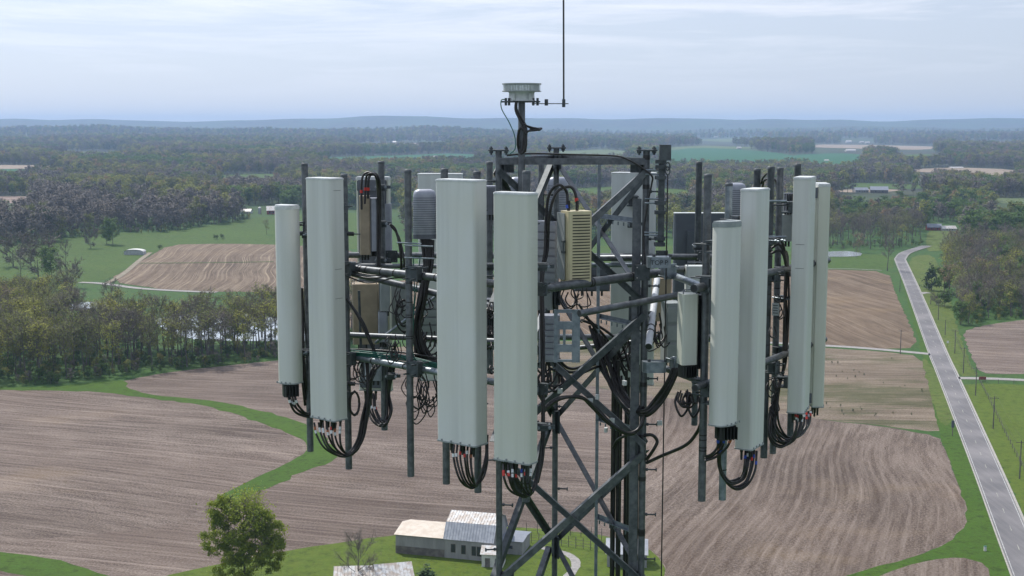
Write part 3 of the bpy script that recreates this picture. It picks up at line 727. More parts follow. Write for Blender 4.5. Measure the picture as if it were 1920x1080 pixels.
for i, (px, py) in enumerate([(405, 443), (417, 442), (524, 462), (300, 462)]):
    single('bush', px, py + 6, 7, ['tiny dark bush left of its twin by the striped field', 'tiny dark bush right of its twin by the striped field', 'tiny dark bush at the pasture edge behind the narrow antenna', 'tiny dark bush above the left end of the striped field'][i], 'bush')

# the two nearest trees
p = G(458, 1098)
wood, tw, lf = tree_geo(905, H=16.2, spread=5.6, first=.12, limbs=20, twig=8, leaf=5200, lsize=.2, twn=2, tw=.03)
# fuller crown: extra leaf clumps in three uneven masses
g = np.random.default_rng(5)
def clump(c, r, n, size):
    out = []
    ctr = g.normal(0, 1, (42, 3)); ctr /= np.linalg.norm(ctr, axis=1)[:, None]; ctr = ctr * g.uniform(.6, 1.05, (42, 1)) * np.array(r) + np.array(c)
    i = g.integers(0, 42, n); P = ctr[i] + g.normal(0, .36, (n, 3)) * np.array([1, 1, .7])
    nn = g.normal(0, 1, (n, 3)); nn[:, 2] = abs(nn[:, 2]) + .2; nn /= np.linalg.norm(nn, axis=1)[:, None]; a = np.cross(nn, g.normal(0, 1, (n, 3))); a /= np.linalg.norm(a, axis=1)[:, None]; b_ = np.cross(nn, a)
    s = size * g.uniform(.5, 1.2, (n, 1)); return np.stack([P + a * s, P + b_ * s * .7, P - a * s, P - b_ * s * .7], 1).reshape(-1, 3)
lf = np.concatenate([lf, clump((-2.9, 0, 13.4), (2.9, 2.6, 2.9), 6800, .18), clump((2.8, .5, 11.6), (2.9, 2.8, 2.9), 6800, .18), clump((-4.3, -.6, 8.6), (2.5, 2.4, 2.7), 3200, .18), clump((4.7, -1, 6.2), (3.0, 2.8, 3.0), 6400, .18), clump((-.3, -2.2, 7.6), (2.5, 2.2, 3.2), 5200, .18), clump((-1.5, -1.5, 3.4), (3.8, 3, 2.4), 3200, .18), clump((5.6, .3, 9.8), (1.7, 1.7, 1.6), 1200, .18)])
o = thing('leafy_tree', p, 'big bright green tree in the yard at the bottom left', 'tree')
w = bpy.data.meshes.new('trunk'); w.from_pydata(wood.v, [], wood.f); w.materials.append(M['bark'])
for n_, me in (('trunk', w), ('crown', raw_mesh('crown', lf, 4, M['leaf_bright'], (tw, 3), M['twig']))):
    q = bpy.data.objects.new(n_, me); COL.objects.link(q); q.parent = o
p = G(672, 1120); wood, tw, lf = tree_geo(77, H=10.5, spread=3.6, first=.22, limbs=13, twig=7, twn=8, tw=.02)
o = thing('leafless_tree', p, 'small leafless tree before the farmhouse roof', 'tree')
w = bpy.data.meshes.new('trunk'); w.from_pydata(wood.v, [], wood.f); w.materials.append(M['bark'])
for n_, me in (('trunk', w), ('crown', raw_mesh('crown', tw, 3, M['twig']))):
    q = bpy.data.objects.new(n_, me); COL.objects.link(q); q.parent = o
p = G(803, 1120); plant('cedar', p, .55, 'small dark evergreen shrub right of the farmhouse roof', None, random.Random(2), 'shrub', 'evergreen_shrub').scale = (.95, .95, .56)

# ---- far woods: leaf-built trees scattered by geometry nodes
src = bpy.data.collections.new('wood_sources')          # holds the tree shapes only; never linked to the scene
def src_tree(i, leafm, **k):
    wood, tw, lf = tree_geo(200 + i, **k)
    wv = np.array([wood.v[j] for f in wood.f if len(f) == 4 for j in f])
    me = raw_mesh(f'far_tree_{i:02d}', np.concatenate([wv, lf]) if len(lf) else wv, 4, M['twig'], (tw, 3), M['twig'])
    me.materials[0] = M['twig']; me.materials.append(leafm)
    nw = len(wv) // 4; mi = np.zeros(len(me.polygons), int); mi[nw:nw + len(lf) // 4] = 2; me.polygons.foreach_set('material_index', mi)
    o = bpy.data.objects.new(f'far_tree_{i:02d}', me); src.objects.link(o)
far_k = dict(H=17, spread=4.9, first=.25)
src_tree(0, M['twig'], leaf=760, lsize=.5, twn=2, tw=.08, **far_k); src_tree(1, M['twig2'], leaf=820, lsize=.5, twn=2, tw=.08, **far_k)
src_tree(2, M['leaf_olive'], leaf=800, lsize=.5, twn=2, tw=.09, **far_k); src_tree(3, M['leaf_olive'], leaf=850, lsize=.5, twn=5, tw=.09, **far_k)
src_tree(4, M['leaf_yellow'], leaf=850, lsize=.5, twn=2, tw=.09, **far_k)
src_tree(5, M['leaf_green'], leaf=1100, lsize=.55, twn=1, **far_k); src_tree(6, M['leaf_dark'], leaf=800, lsize=.5, twn=2, **far_k)
src_tree(7, M['leaf_rust'], leaf=750, lsize=.5, twn=2, tw=.09, **far_k)
def scatter(name, P, idx, scl, label):
    me = bpy.data.meshes.new(name); me.vertices.add(len(P)); me.vertices.foreach_set('co', P.astype('f').ravel())
    for nm, ty, dat in (('idx', 'INT', idx), ('scl', 'FLOAT', scl), ('rot', 'FLOAT', RNG.uniform(0, 6.28, len(P)))):
        a = me.attributes.new(nm, ty, 'POINT'); a.data.foreach_set('value', dat)
    o = bpy.data.objects.new(name, me); COL.objects.link(o); tag(o, label, 'wood', kind='stuff')
    ng = bpy.data.node_groups.new(name, 'GeometryNodeTree'); ng.interface.new_socket('Geometry', in_out='INPUT', socket_type='NodeSocketGeometry'); ng.interface.new_socket('Geometry', in_out='OUTPUT', socket_type='NodeSocketGeometry')
    n = ng.nodes.new; gi, go = n('NodeGroupInput'), n('NodeGroupOutput'); ip = n('GeometryNodeInstanceOnPoints'); ci = n('GeometryNodeCollectionInfo')
    ci.inputs['Collection'].default_value = src; ci.inputs['Separate Children'].default_value = True; ci.inputs['Reset Children'].default_value = True
    def at(nm, ty):
        a = n('GeometryNodeInputNamedAttribute'); a.data_type = ty; a.inputs[0].default_value = nm; return a.outputs[0]
    cx = n('ShaderNodeCombineXYZ'); l = ng.links.new
    l(gi.outputs[0], ip.inputs['Points']); l(ci.outputs[0], ip.inputs['Instance']); ip.inputs['Pick Instance'].default_value = True
    l(at('idx', 'INT'), ip.inputs['Instance Index']); l(at('rot', 'FLOAT'), cx.inputs['Z']); l(cx.outputs[0], ip.inputs['Rotation']); l(at('scl', 'FLOAT'), ip.inputs['Scale'])
    l(ip.outputs[0], go.inputs[0]); md = o.modifiers.new('scatter', 'NODES'); md.node_group = ng
def far_points():
    pts = []; r = 640.0
    while r < 8300:
        s = 10.5 * max(1, r / 2000) * (1 + .25 * (r > 4000))
        hw = .47 * r + 60; n = int(2 * hw / s)
        x = (np.arange(n) - n / 2) * s + RNG.uniform(-.48, .48, n) * s; y = r + RNG.uniform(-.5, .5, n) * s
        pts.append(np.stack([x, y, np.full(n, s)], 1)); r += s
    return np.concatenate(pts)
Q = far_points(); z = hgt(Q[:, 0], Q[:, 1]); px, py = proj(Q[:, 0], Q[:, 1], z)
tall = 17 * FPX / Q[:, 1]
keep = (py < 458) | (((px > 1545) & (px < 1735)) & (py < 462)) 
OPEN = [f[0] for f in FARF] + [
  [(232, 434), (300, 437), (470, 412), (500, 400), (560, 394), (760, 392), (760, 500), (-80, 620), (-80, 470), (60, 462), (130, 446)],
  [(1735, 430), (1800, 431), (1800, 438), (1775, 475), (1735, 475)], [(1080, 460), (1240, 456), (1290, 462), (1290, 510), (1080, 510)],
  [(1738, 419), (1798, 419), (1798, 434), (1738, 434)], [(1600, 348), (1672, 346), (1672, 364), (1600, 364)], [(450, 386), (525, 384), (525, 404), (450, 404)],
  [(1862, 378), (1990, 376), (1990, 392), (1870, 388)], [(1575, 262), (1640, 262), (1640, 272), (1575, 272)]]
for poly in OPEN:
    for k in (0, .35, .7, .95): keep &= ~inpoly(px, py - tall * k, poly)
# natural clearings
def n2(x, y, L_, ph): return np.sin(x / L_ + ph) * np.sin(y / L_ * 1.3 + ph * 2) + .6 * np.sin(x / L_ * 2.3 + y / L_ * 1.1 + ph * 3)
cl_ = n2(Q[:, 0], Q[:, 1], 260., 1.3); keep &= ~((cl_ > 1.15) & (Q[:, 1] > 1600))
# keep the rear woods of the individually built groves clear of doubles
keep &= ~inpoly(px, py, [(1540, 475), (1740, 475), (1740, 434), (1540, 434)]); keep &= ~inpoly(px, py, [(1735, 640), (2100, 640), (2100, 458), (1780, 458), (1735, 475)])
keep &= ~((px > 560) & (px < 1540) & (py > 446)) 
Q = Q[keep]; z = z[keep]; px, py = px[keep], py[keep]
u = n2(Q[:, 0], Q[:, 1], 95., .4) * .32 + .5 + RNG.normal(0, .22, len(Q)); gr = n2(Q[:, 0] + 99, Q[:, 1], 150., 2.1) + RNG.normal(0, .45, len(Q))
idx = np.where(u < .28, 0, np.where(u < .46, 1, np.where(u < .60, 2, np.where(u < .74, 3, np.where(u < .82, 7, 4)))))
idx = np.where(gr > .85, 5, idx); idx = np.where(gr < -1.35, 6, idx)
rg = ((px > 1560) & (py > 378) & (py < 430)); idx = np.where(rg & (RNG.random(len(Q)) < .5), 5, idx)       # greener belt on the right
lf_ = (px < 470) & (py > 395); idx = np.where(lf_ & (RNG.random(len(Q)) < .8), RNG.integers(0, 2, len(Q)), idx)
scl = RNG.uniform(.65, 1.2, len(Q)) * np.clip((Q[:, 2] / 9) ** .55, 1, 1.7) * np.where(rg, .75, 1)
print('far trees', len(Q))
P3 = np.stack([Q[:, 0], Q[:, 1], z - .3], 1)
a = Q[:, 1] < 1900
scatter('woods', P3[a], idx[a], scl[a], 'mixed leafless and budding woods in the middle distance')
scatter('far_woods', P3[~a], idx[~a], scl[~a], 'hazy far woods spreading to the hills')
# undergrowth along the near woods
def under(poly, sp, seed):
    W_ = [G(*q) for q in poly]; wp = [(q.x, q.y) for q in W_]; g_ = np.random.default_rng(seed)
    x0, x1 = min(q[0] for q in wp), max(q[0] for q in wp); y0, y1 = min(q[1] for q in wp), max(q[1] for q in wp)
    n = int((x1 - x0) * (y1 - y0) / sp ** 2); x = g_.uniform(x0, x1, n); y = g_.uniform(y0, y1, n); k = inpoly(x, y, wp); return np.stack([x[k], y[k], hgt(x[k], y[k]) - .4], 1)
U = np.concatenate([under([(-70, 727), (110, 721), (235, 703), (420, 688), (640, 653), (700, 633), (640, 625), (420, 655), (130, 690), (-70, 695)], 3.2, 1), under([(-70, 700), (130, 690), (420, 655), (300, 645), (-70, 600)], 6, 4),
                    under([(1795, 616), (1850, 607), (1990, 589), (1990, 560), (1800, 575)], 3.4, 2), under([(1545, 470), (1735, 462), (1735, 455), (1545, 460)], 6, 3),
                    under([(-60, 470), (130, 448), (228, 438), (300, 438), (470, 412), (470, 402), (228, 428), (-60, 450)], 5, 9)])
Wd_ = under([(1540, 664), (1700, 676), (1738, 720), (1750, 780), (1640, 785), (1540, 775)], 5.5, 12); wk = n2(Wd_[:, 0], Wd_[:, 1], 14., .7) > .25; Wd_ = Wd_[wk] + np.array([0, 0, .35])
ui = RNG.choice([5, 2, 0, 5, 4], len(U))
scatter('undergrowth', U, ui, RNG.uniform(.12, .26, len(U)), 'low green and brown undergrowth below the trees')

scatter('weeds', Wd_, np.full(len(Wd_), 6), RNG.uniform(.03, .07, len(Wd_)), 'scattered dark weed clumps on the mottled field')
# ================================================================ TOWER
XL, XR, XB = W(935, 320, 12.4).x, W(1212, 320, 12.4).x, W(1043, 320, 13.65).x
YF, YB = 12.4, 13.65
ZN = [CZ - .40, CZ - 1.80, CZ - 3.20, CZ - 4.60, CZ - 6.0]
LEG = {'l': (XL, YF), 'r': (XR, YF), 'b': (XB, YB)}
tower = thing('lattice_tower', ((XL + XR) / 2, (2 * YF + YB) / 3, 0), 'tall grey steel lattice mast carrying all the antennas', 'tower')
for k, (x, y) in LEG.items():
    r = .031 if k != 'r' else .034
    lg = MB().tube([(x, y, 0), (x, y, CZ - .26)], r, 12)
    if k == 'r':
        lg.angle((x - .085, y + .01, 0), (x - .085, y + .01, CZ - .72), .085, .012, (0, 1, 0))
    lg.build('leg', M['steel'], tower)
    z = CZ - .262
    pl = MB(); pl.box((x, y, z + .008), (.20, .14, .016), bev=.02)
    for sx in (-.072, .072):
        for sy in (-.035, .035):
            pl.tube([(x + sx, y + sy, z - .035), (x + sx, y + sy, z + .045)], .008, 6); pl.tube([(x + sx, y + sy, z + .018), (x + sx, y + sy, z + .034)], .018, 6); pl.tube([(x + sx, y + sy, z - .02), (x + sx, y + sy, z - .002)], .018, 6)
    pl.build('leg_plate', M['steel_dark'], tower)
def P3(k, z, off=0.0):
    x, y = LEG[k]; return Vector((x, y, z))
cx_, cy_ = sum(v[0] for v in LEG.values()) / 3, sum(v[1] for v in LEG.values()) / 3
def outn(a, b):
    m_ = (P3(a, 0) + P3(b, 0)) / 2 - Vector((cx_, cy_, 0)); return m_.normalized()
for a, b in (('l', 'r'), ('r', 'b'), ('b', 'l')):
    n_ = outn(a, b)
    p, q = P3(a, CZ - .36) + n_ * .03, P3(b, CZ - .36) + n_ * .03
    MB().angle(p, q, .062, .009, -n_, 1).build('top_beam', M['steel'], tower)
    for i in range(4):
        z0, z1 = ZN[i], ZN[i + 1]
        for s_, (e, f) in enumerate(((a, b), (b, a))):
            o_ = n_ * (.035 + .016 * s_)
            MB().angle(P3(e, z0 - .05) + o_, P3(f, z1 + .05) + o_, .062, .008, -n_ if s_ else n_, 1).build('brace', M['steel'] if (i + s_) % 2 else M['steel_dark'], tower)
    low = MB(); z = ZN[4]
    while z > 2:
        for s_, (e, f) in enumerate(((a, b), (b, a))):
            low.angle(P3(e, z - .05) + n_ * (.035 + .016 * s_), P3(f, max(z - 1.4, .1) + .05) + n_ * (.035 + .016 * s_), .062, .008, n_, 1)
        z -= 1.4
    low.build('lower_bracing', M['steel'], tower)
for k in 'lrb':
    x, y = LEG[k]
    for i, z in enumerate(ZN[:4]):
        g_ = MB(); c = Vector((cx_ - x, cy_ - y, 0)).normalized()
        for a_ in (-.52, .52):
            d = Matrix.Rotation(a_, 3, 'Z') @ c; nn = Vector((-d.y, d.x, 0))
            R_ = Matrix((d, nn, Vector((0, 0, 1)))).transposed()
            g_.box(Vector((x, y, z)) + d * .085 + nn * (.052 if a_ > 0 else -.052) * -1, (.13, .009, .24 if i else .14), R_)
        g_.build('gusset', M['steel_dark'], tower)
def bolt(x, y, z, d, L_=.13):
    b_ = MB(); p = Vector((x, y, z)); d = Vector(d).normalized()
    b_.tube([p, p + d * L_], .008, 6); b_.tube([p + d * L_, p + d * (L_ + .012)], .02, 8); b_.tube([p + d * .035, p + d * .055], .016, 6); b_.build('step_bolt', M['steel_dark'], tower)
for i in range(9):
    z = CZ - .55 - i * .46
    bolt(XL, YF, z, (1, -.2, 0) if i % 2 else (-1, -.2, 0)); bolt(XR, YF, z - .1, (1, -.1, 0)); bolt(XB, YB, z - .2, (1, -.1, 0) if i % 2 else (-1, -.1, 0))
# climbing rail and ladder rungs
rx, ry = W(1122, 500, 13.0).x, 13.0
MB().box((rx, ry, (CZ - .38) / 2), (.032, .03, CZ - .38)).build('climbing_rail', M['steel_light'], tower)
for i, z in enumerate((CZ - .95, CZ - 1.98, CZ - 3.05, CZ - 4.1)):
    p, q = Vector((rx, ry, z)), Vector((XR - .05, ry - .45, z - .02)); h_ = MB().angle(p, q, .045, .006, (0, 0, 1))
    for j in range(7):
        c = p.lerp(q, (j + .6) / 7.4); h_.tube([c + Vector((0, -.015, -.01)), c + Vector((0, -.015, -.045))], .008, 5)
    h_.build('cable_hanger', M['steel_light'], tower)
# beacon mast
mx_, my_ = W(978, 300, 12.3).x, 12.3
b0 = thing('warning_beacon', (mx_, my_, CZ - 1.1), 'round clear aviation beacon on a short post above the top beam', 'beacon')
z190 = W(978, 192, my_).z
MB().tube([(mx_, my_, CZ - 1.1), (mx_, my_, z190)], .0335, 14).build('post', M['steel'], b0)
MB().box((mx_ - .01, my_, z190 + .006), (.37, .2, .013)).build('base_plate', M['steel_dark'], b0)
bs = MB(); bs.tube([(mx_, my_, z190 + .013), (mx_, my_, z190 + .022), (mx_, my_, z190 + .085), (mx_, my_, z190 + .10)], [.135, .125, .12, .128], 28)
for s_ in (-1, 1): bs.box((mx_ + s_ * .075, my_ - .112, z190 + .05), (.018, .02, .06))
bs.build('housing', M['cap'], b0)
for sx in (-.15, -.12, .11, .15): MB().tube([(mx_ + sx, my_ - .06, z190 - .03), (mx_ + sx, my_ - .06, z190 + .04)], .012, 8).build('bolt', M['steel_dark'], b0)
MB().tube([(mx_, my_, z190 + .10), (mx_, my_, z190 + .108)], .186, 40).build('lens_ring', M['cap_grey'], b0)
ln = MB(); ln.tube([(mx_, my_, z190 + .109), (mx_, my_, z190 + .165)], .178, 40); ln.build('lens', M['lens'], b0)
lr = MB()
for i in range(44):
    a = i / 44 * 2 * math.pi; lr.box((mx_ + math.cos(a) * .125, my_ + math.sin(a) * .125, z190 + .137), (.006, .004, .05), RZ(a))
lr.build('prism_ribs', M['cap_grey'], b0)
MB().tube([(mx_, my_, z190 + .166), (mx_, my_, z190 + .178)], .187, 40).build('lid', M['cap_grey'], b0)
rodx = W(1057, 196, my_).x
rod = thing('lightning_rod', (rodx, my_, z190), 'thin black rod rising out of frame beside the beacon', 'lightning rod')
ab = MB(); ab.box(((mx_ + rodx) / 2 + .07, my_, z190 - .012), (rodx - mx_ - .05, .035, .008)); ab.build('arm', M['steel_dark'], rod)
MB().tube([(rodx, my_, z190 - .04), (rodx - .014, my_, CZ + 2.2)], .0085, 8).build('rod', M['rubber'], rod)
MB().tube([(rodx, my_, z190 - .045), (rodx, my_, z190 + .03)], .016, 8).build('holder', M['steel_dark'], rod)
MB().tube([(mx_ + .235, my_, z190 - .03), (mx_ + .235, my_, z190 + .03)], .017, 8).build('bolt', M['steel_dark'], rod)

# ---------------------------------------------------------------- cables
def cable(pts, r, mat, label, group=None, k=7, cat='cable', name='cable', n=7, ties=()):
    P = spline([W(*p) for p in pts], k); o = MB().tube(P, r, n).build(name, M[mat], None, label, cat, group)
    for f, mm in ties:
        i = int(f * (len(P) - 3)); a, b_ = P[i], P[i + 1]; d = (b_ - a).normalized()
        q = MB().tube([a - d * .014, a + d * .018], r * 1.18, 8).build('tape_band', M[mm]); q.parent = o; q.location = q.location - o.location
    return o
def fan(A, B_, n, r, label, group, mat='rubber', jit=2.0, seed=1, ties=(), k=7, name='cable'):
    R = random.Random(seed + len(label))
    for i in range(n):
        f = i / max(1, n - 1); m_ = len(A); pts = []
        for j in range(m_):
            a, b_ = A[j], B_[j]; e = 0 if j in (0, m_ - 1) else 1
            pts.append(tuple(a[c] + (b_[c] - a[c]) * f + e * R.uniform(-1, 1) * (jit if c < 2 else .03) for c in range(3)))
        tt = [(x + R.uniform(-.02, .02), R.choice(mm)) for x, mm in ties]
        cable(pts, r * R.uniform(.9, 1.15), mat, label, group, k, ties=tt, name=name)
def coil(cx, cy, Y, rx, ry, turns, r, label, mat='rubber', tilt=.4, seed=0):
    R = random.Random(seed); P = []
    for i in range(int(turns * 16) + 1):
        a = i / 16 * 2 * math.pi; s_ = 1 + .1 * math.sin(i * .37 + seed); P.append(W(cx + rx * s_ * math.cos(a) + R.uniform(-.6, .6), cy + ry * s_ * math.sin(a) + R.uniform(-.8, .8), Y + .06 * math.sin(a * .5 + seed)))
    MB().tube(P, r, 6).build('cable_coil', M[mat], None, label, 'cable coil')

# ---------------------------------------------------------------- mounting pipes
def vpipe(x, yt, yb, Y, wpx, label, mat='steel', ring=()):
    a, b_ = W(x, yt, Y), None
    zb = W(x, yb, Y).z; r = wpx / 2 / FPX * Y
    o = thing('mounting_pipe', (a.x, Y, zb), label, 'pipe')
    t = MB().tube([(a.x, Y, zb), (a.x, Y, a.z - .03)], r, 16, caps=True); t.build('pipe', M[mat], o)
    MB().tube([(a.x, Y, a.z - .03), (a.x, Y, a.z - .004), (a.x, Y, a.z)], [r * 1.06, r * 1.06, r * .8], 16).build('pipe_cap', M['steel_dark'], o)
    for yy in ring:
        z = W(x, yy, Y).z; MB().tube([(a.x, Y, z - .006), (a.x, Y, z + .006)], r * 1.05, 16).build('cable_tie', M['rubber'], o)
    return o
vpipe(571, 306, 846, 13.4, 12.5, 'grey pipe standing between the narrow and the wide left antennas')
vpipe(645, 326, 879, 13.05, 13, 'grey pipe behind the wide left antenna, its foot below the cable loop')
vpipe(764.5, 318, 893, 12.45, 13.5, 'free standing grey pipe left of the broad centre antenna', ring=(566, 590, 594, 630, 634, 530))
vpipe(833, 316, 907, 12.2, 14, 'left grey pipe behind the broad centre antenna')
vpipe(894, 321, 923, 11.97, 14, 'right grey pipe behind the broad centre antenna')
vpipe(987, 320, 940, 11.62, 15, 'grey pipe behind the nearest antenna', ring=(905, 912))
vpipe(714.5, 302, 806, 14.1, 12.5, 'grey pipe on the back of the rear left antenna')
vpipe(918, 303, 700, 14.3, 12, 'short topped grey pipe just left of the mast leg')
vpipe(1015, 303, 690, 14.5, 11.5, 'rear grey pipe seen under the top beam')
vpipe(1311, 303, 797, 14.5, 12, 'tall dark pipe rising before the dark grey antenna', 'steel_dark')
vpipe(1327.5, 326, 939, 11.72, 15, 'thick grey pipe left of the short right antenna', ring=(815, 824, 838, 844))
vpipe(1367, 343, 937, 12.12, 14, 'pale pipe behind the short right antenna', 'steel_light', ring=(880,))
vpipe(1420, 316, 800, 13.9, 13, 'dark pipe behind the tall right antenna', 'steel_dark')
vpipe(1446, 312, 858, 13.2, 13.5, 'dark taped pipe right of the tall right antenna', 'steel_dark', ring=(470, 480, 515, 533, 551, 590, 646))
vpipe(1463, 314, 850, 13.45, 12.5, 'lighter pipe beside the dark taped pipe', 'steel', ring=(700, 540))
vpipe(1496, 307, 826, 13.75, 12.5, 'dark pipe behind the last two right antennas', 'steel_dark')

# ---------------------------------------------------------------- antenna panels
def outline(w, d, rf, rb, n=5):
    o = []; flute = [(x * w, -d / 2 + (.0035 if abs(x) < .12 else 0)) for x in (-.24, -.20, -.11, -.07, .07, .11, .20, .24)] if w > .28 and n == 5 else []
    for cx, cy, r, a0 in ((w / 2 - rf, -d / 2 + rf, rf, -90), (w / 2 - rb, d / 2 - rb, rb, 0), (-w / 2 + rb, d / 2 - rb, rb, 90), (-w / 2 + rf, -d / 2 + rf, rf, 180)):
        for i in range(n + 1):
            a = math.radians(a0 + 90 * i / n); o.append((cx + r * math.cos(a), cy + r * math.sin(a)))
    return o + flute
def outline_round(w, d, n=16):
    o = [(w / 2, d / 2), (-w / 2, d / 2), (-w / 2, 0)]
    for i in range(1, n): a = math.pi + math.pi * i / n; o.append((w / 2 * math.cos(a), d / 2 * math.sin(a)))
    return o + [(w / 2, 0)]
def antenna(label, px, yt, yb, Y, w, d, phi, mat, cap='cap', rnd=False, nc=6, caph=.012, group=None, rf=.032, pipe_gap=.17, marks=(), back=None):
    X = W(px, (yt + yb) / 2, Y).x; zt, zb = W(px, yt, Y).z, W(px, yb, Y).z; ph = math.radians(phi)
    o = thing('panel_antenna', (X, Y, zb), label, 'antenna', group)
    T = Matrix.Translation((X, Y, 0)) @ Matrix.Rotation(ph, 4, 'Z'); c = Vector((X, Y, 0)); R_ = RZ(ph)
    of = (lambda a, b_: outline_round(a, b_)) if rnd else (lambda a, b_: outline(a, b_, min(rf, b_ * .45), .014))
    MB().prism(of(w, d), zb + .012, zt - caph, T).build('radome', M[mat], o)
    MB().prism(of(w * 1.012 + .004, d * 1.012 + .004), zt - caph, zt - caph * .3, T, False).prism(of(w * .97, d * .97), zt - caph * .3, zt, T, False).build('top_cap', M[cap], o)
    bp = MB().prism(of(w * 1.012 + .006, d * 1.03 + .006), zb, zb + .012, T, False)
    for i in range(4):
        q = c + R_ @ Vector(((i - 1.5) * w / 4.2, -d / 2 - .002, zb + .018)); bp.box(q, (.012, .012, .02), R_)
    bp.build('bottom_plate', M['cap_grey'], o)
    tips = []
    for i in range(nc):
        u = (i - (nc - 1) / 2) * (w * .84 / max(nc, 1)); v_ = (-.15 if i % 2 else .2) * d
        q = c + R_ @ Vector((u, v_, zb)); MB().tube([q, q - Vector((0, 0, .03)), q - Vector((0, 0, .035)), q - Vector((0, 0, .11))], [.016, .016, .012, .011], 8).build('connector', M['black'], o); tips.append(q - Vector((0, 0, .1)))
    for f in (.12, .87):
        z = zb + (zt - zb) * f; b_ = MB(); b_.box(c + R_ @ Vector((0, d / 2 + .03, z)), (.10, .07, .12), R_); b_.box(c + R_ @ Vector((0, d / 2 + .09, z + .05)), (.13, .09, .014), R_); b_.box(c + R_ @ Vector((0, d / 2 + .09, z - .05)), (.13, .09, .014), R_)
        for s_ in (-.05, .05): b_.tube([c + R_ @ Vector((s_, d / 2 + .04, z + .02)), c + R_ @ Vector((s_, d / 2 + .24, z + .02))], .007, 6)
        b_.build('bracket', M['steel_dark'], o)
    if back:      # ribbed metal back with end plates
        bb = MB(); bb.box(c + R_ @ Vector((0, d / 2 + .006, (zt + zb) / 2)), (w * .86, .012, (zt - zb) * .97), R_)
        for s_ in (-1, 1): bb.box(c + R_ @ Vector((s_ * w * .36, d / 2 + .016, (zt + zb) / 2)), (.02, .02, (zt - zb) * .95), R_)
        bb.build('back_plate', M[back], o)
        pp = MB()
        for zz in (zt - .1, zb + .1): pp.box(c + R_ @ Vector((0, d / 2 + .02, zz)), (w * .9, .03, .11), R_)
        pp.build('back_end_plate', M['alloy_dark'], o)
    for f, s_ in marks:
        MB().box(c + R_ @ Vector((s_ * (w / 2 + .001), 0, zb + (zt - zb) * f)), (.0015, d * .5, .003), R_).build('scratch', M['stencil'], o)
    return tips
antenna('narrow short antenna at the far left of the mast head', 538, 384, 718, 13.2, .235, .17, -30, 'radome_blue', 'cap', True, 4, .045)
antenna('wide tall antenna second from the left with a fan of seven cables', 612, 333, 784, 12.8, .365, .19, -39, 'radome_blue', nc=7, caph=.018, marks=((.95, 1), (.63, 1), (.51, 1)))
antenna('broad tall antenna left of the nearest one', 865, 336, 829, 11.7, .46, .19, -36, 'radome_blue', nc=6, caph=.018)
antenna('nearest greenish antenna before the left mast leg', 966, 360, 864, 11.3, .39, .15, -34, 'radome_green', nc=6, caph=.022)
antenna('short antenna with thick grey cap on the right side', 1364, 414, 795, 11.5, .30, .17, 50, 'radome_blue', 'cap_grey', True, 4, .05)
antenna('tall antenna just right of the short capped one', 1411, 353, 837, 11.9, .33, .17, 58, 'radome_blue', nc=5, caph=.022)
antenna('tall thin antenna before the last one on the right', 1503, 331, 769, 13.1, .36, .175, 68, 'radome_blue', nc=5, caph=.025, marks=((.72, -1), (.62, -1)))
antenna('cream antenna at the far right end with a dark rear bracket', 1535, 343, 759, 13.85, .30, .13, 88, 'radome_cream', nc=4, caph=.035, back='radome_cream')
antenna('rear left antenna seen from its back behind the tan boxes', 703, 331, 731, 14.4, .37, .13, 172, 'radome_cream', nc=5, caph=.035, back='alloy_dark')
antenna('rear antenna whose top shows behind the broad centre one', 827, 325, 712, 15.1, .52, .16, 178, 'radome_far', nc=4, caph=.012)
antenna('wide pale rear antenna behind the right mast leg', 1187, 323, 719, 14.6, .50, .18, 170, 'radome_far', nc=5, caph=.012, rf=.08)
# flat grey square antenna
c = W(1312, 400, 14.9); zb = W(1312, 640, 14.9).z
o = thing('square_antenna', (c.x, 14.9, zb), 'dark grey flat square antenna seen from behind on the right', 'antenna')
MB().box((c.x, 14.9, (c.z + zb) / 2), (.60, .11, c.z - zb), bev=.02).build('housing', M['grey_panel'], o)
MB().box((c.x, 14.9, c.z + .004), (.605, .115, .01), bev=.02).build('rim', M['cap'], o)
MB().box((c.x, 14.83, c.z - .45), (.3, .03, .5)).build('back_plate', M['grey_panel'], o)

# ---------------------------------------------------------------- antenna mount frames
def hp(parent, p, q, r, mat='steel', name='face_pipe', ends=False, n=14):
    P, Q_ = W(*p), W(*q); t = MB().tube([P, Q_], r, n)
    ob = t.build(name, M[mat], parent)
    if ends:
        e = MB(); d = (P - Q_).normalized(); e.pipe_hole(P + d * .001, d, r * 1.02); k = e.build('pipe_end', M['steel_dark'], parent)
        MB().tube([P - d * .001, P + d * .0015], r * .84, 14).build('bore_shade_disc', M['black'], parent)  # black disc in place of the shade inside the open pipe
    return ob
def ties(parent, p, q, r, fs):
    P, Q_ = W(*p), W(*q); d = (Q_ - P).normalized()
    for f in fs:
        c = P.lerp(Q_, f); MB().tube([c - d * .007, c + d * .007], r * 1.1, 12).build('cable_tie', M['rubber'], parent)
def clampbox(parent, px, py, Y, phi=0, s=1.0, mat='steel_dark'):
    c = W(px, py, Y); R_ = RZ(math.radians(phi)); b_ = MB()
    b_.box(c, (.11 * s, .10 * s, .13 * s), R_, .02); b_.box(c + R_ @ Vector((0, -.06 * s, 0)), (.15 * s, .016, .15 * s), R_, .02)
    for sx in (-.05, .05):
        for sz in (-.05, .05): b_.tube([c + R_ @ Vector((sx * s, -.13 * s, sz * s)), c + R_ @ Vector((sx * s, .12 * s, sz * s))], .008, 6)
    b_.build('clamp', M[mat], parent)
cL = W(660, 503, 13.1)
fl = thing('mount_frame', (cL.x, 12.6, CZ - 2.5), 'left facing pipe frame behind the wide left antennas', 'frame')
pL0, pL1 = (632, 500, 13.25), (1008, 541, 11.5)
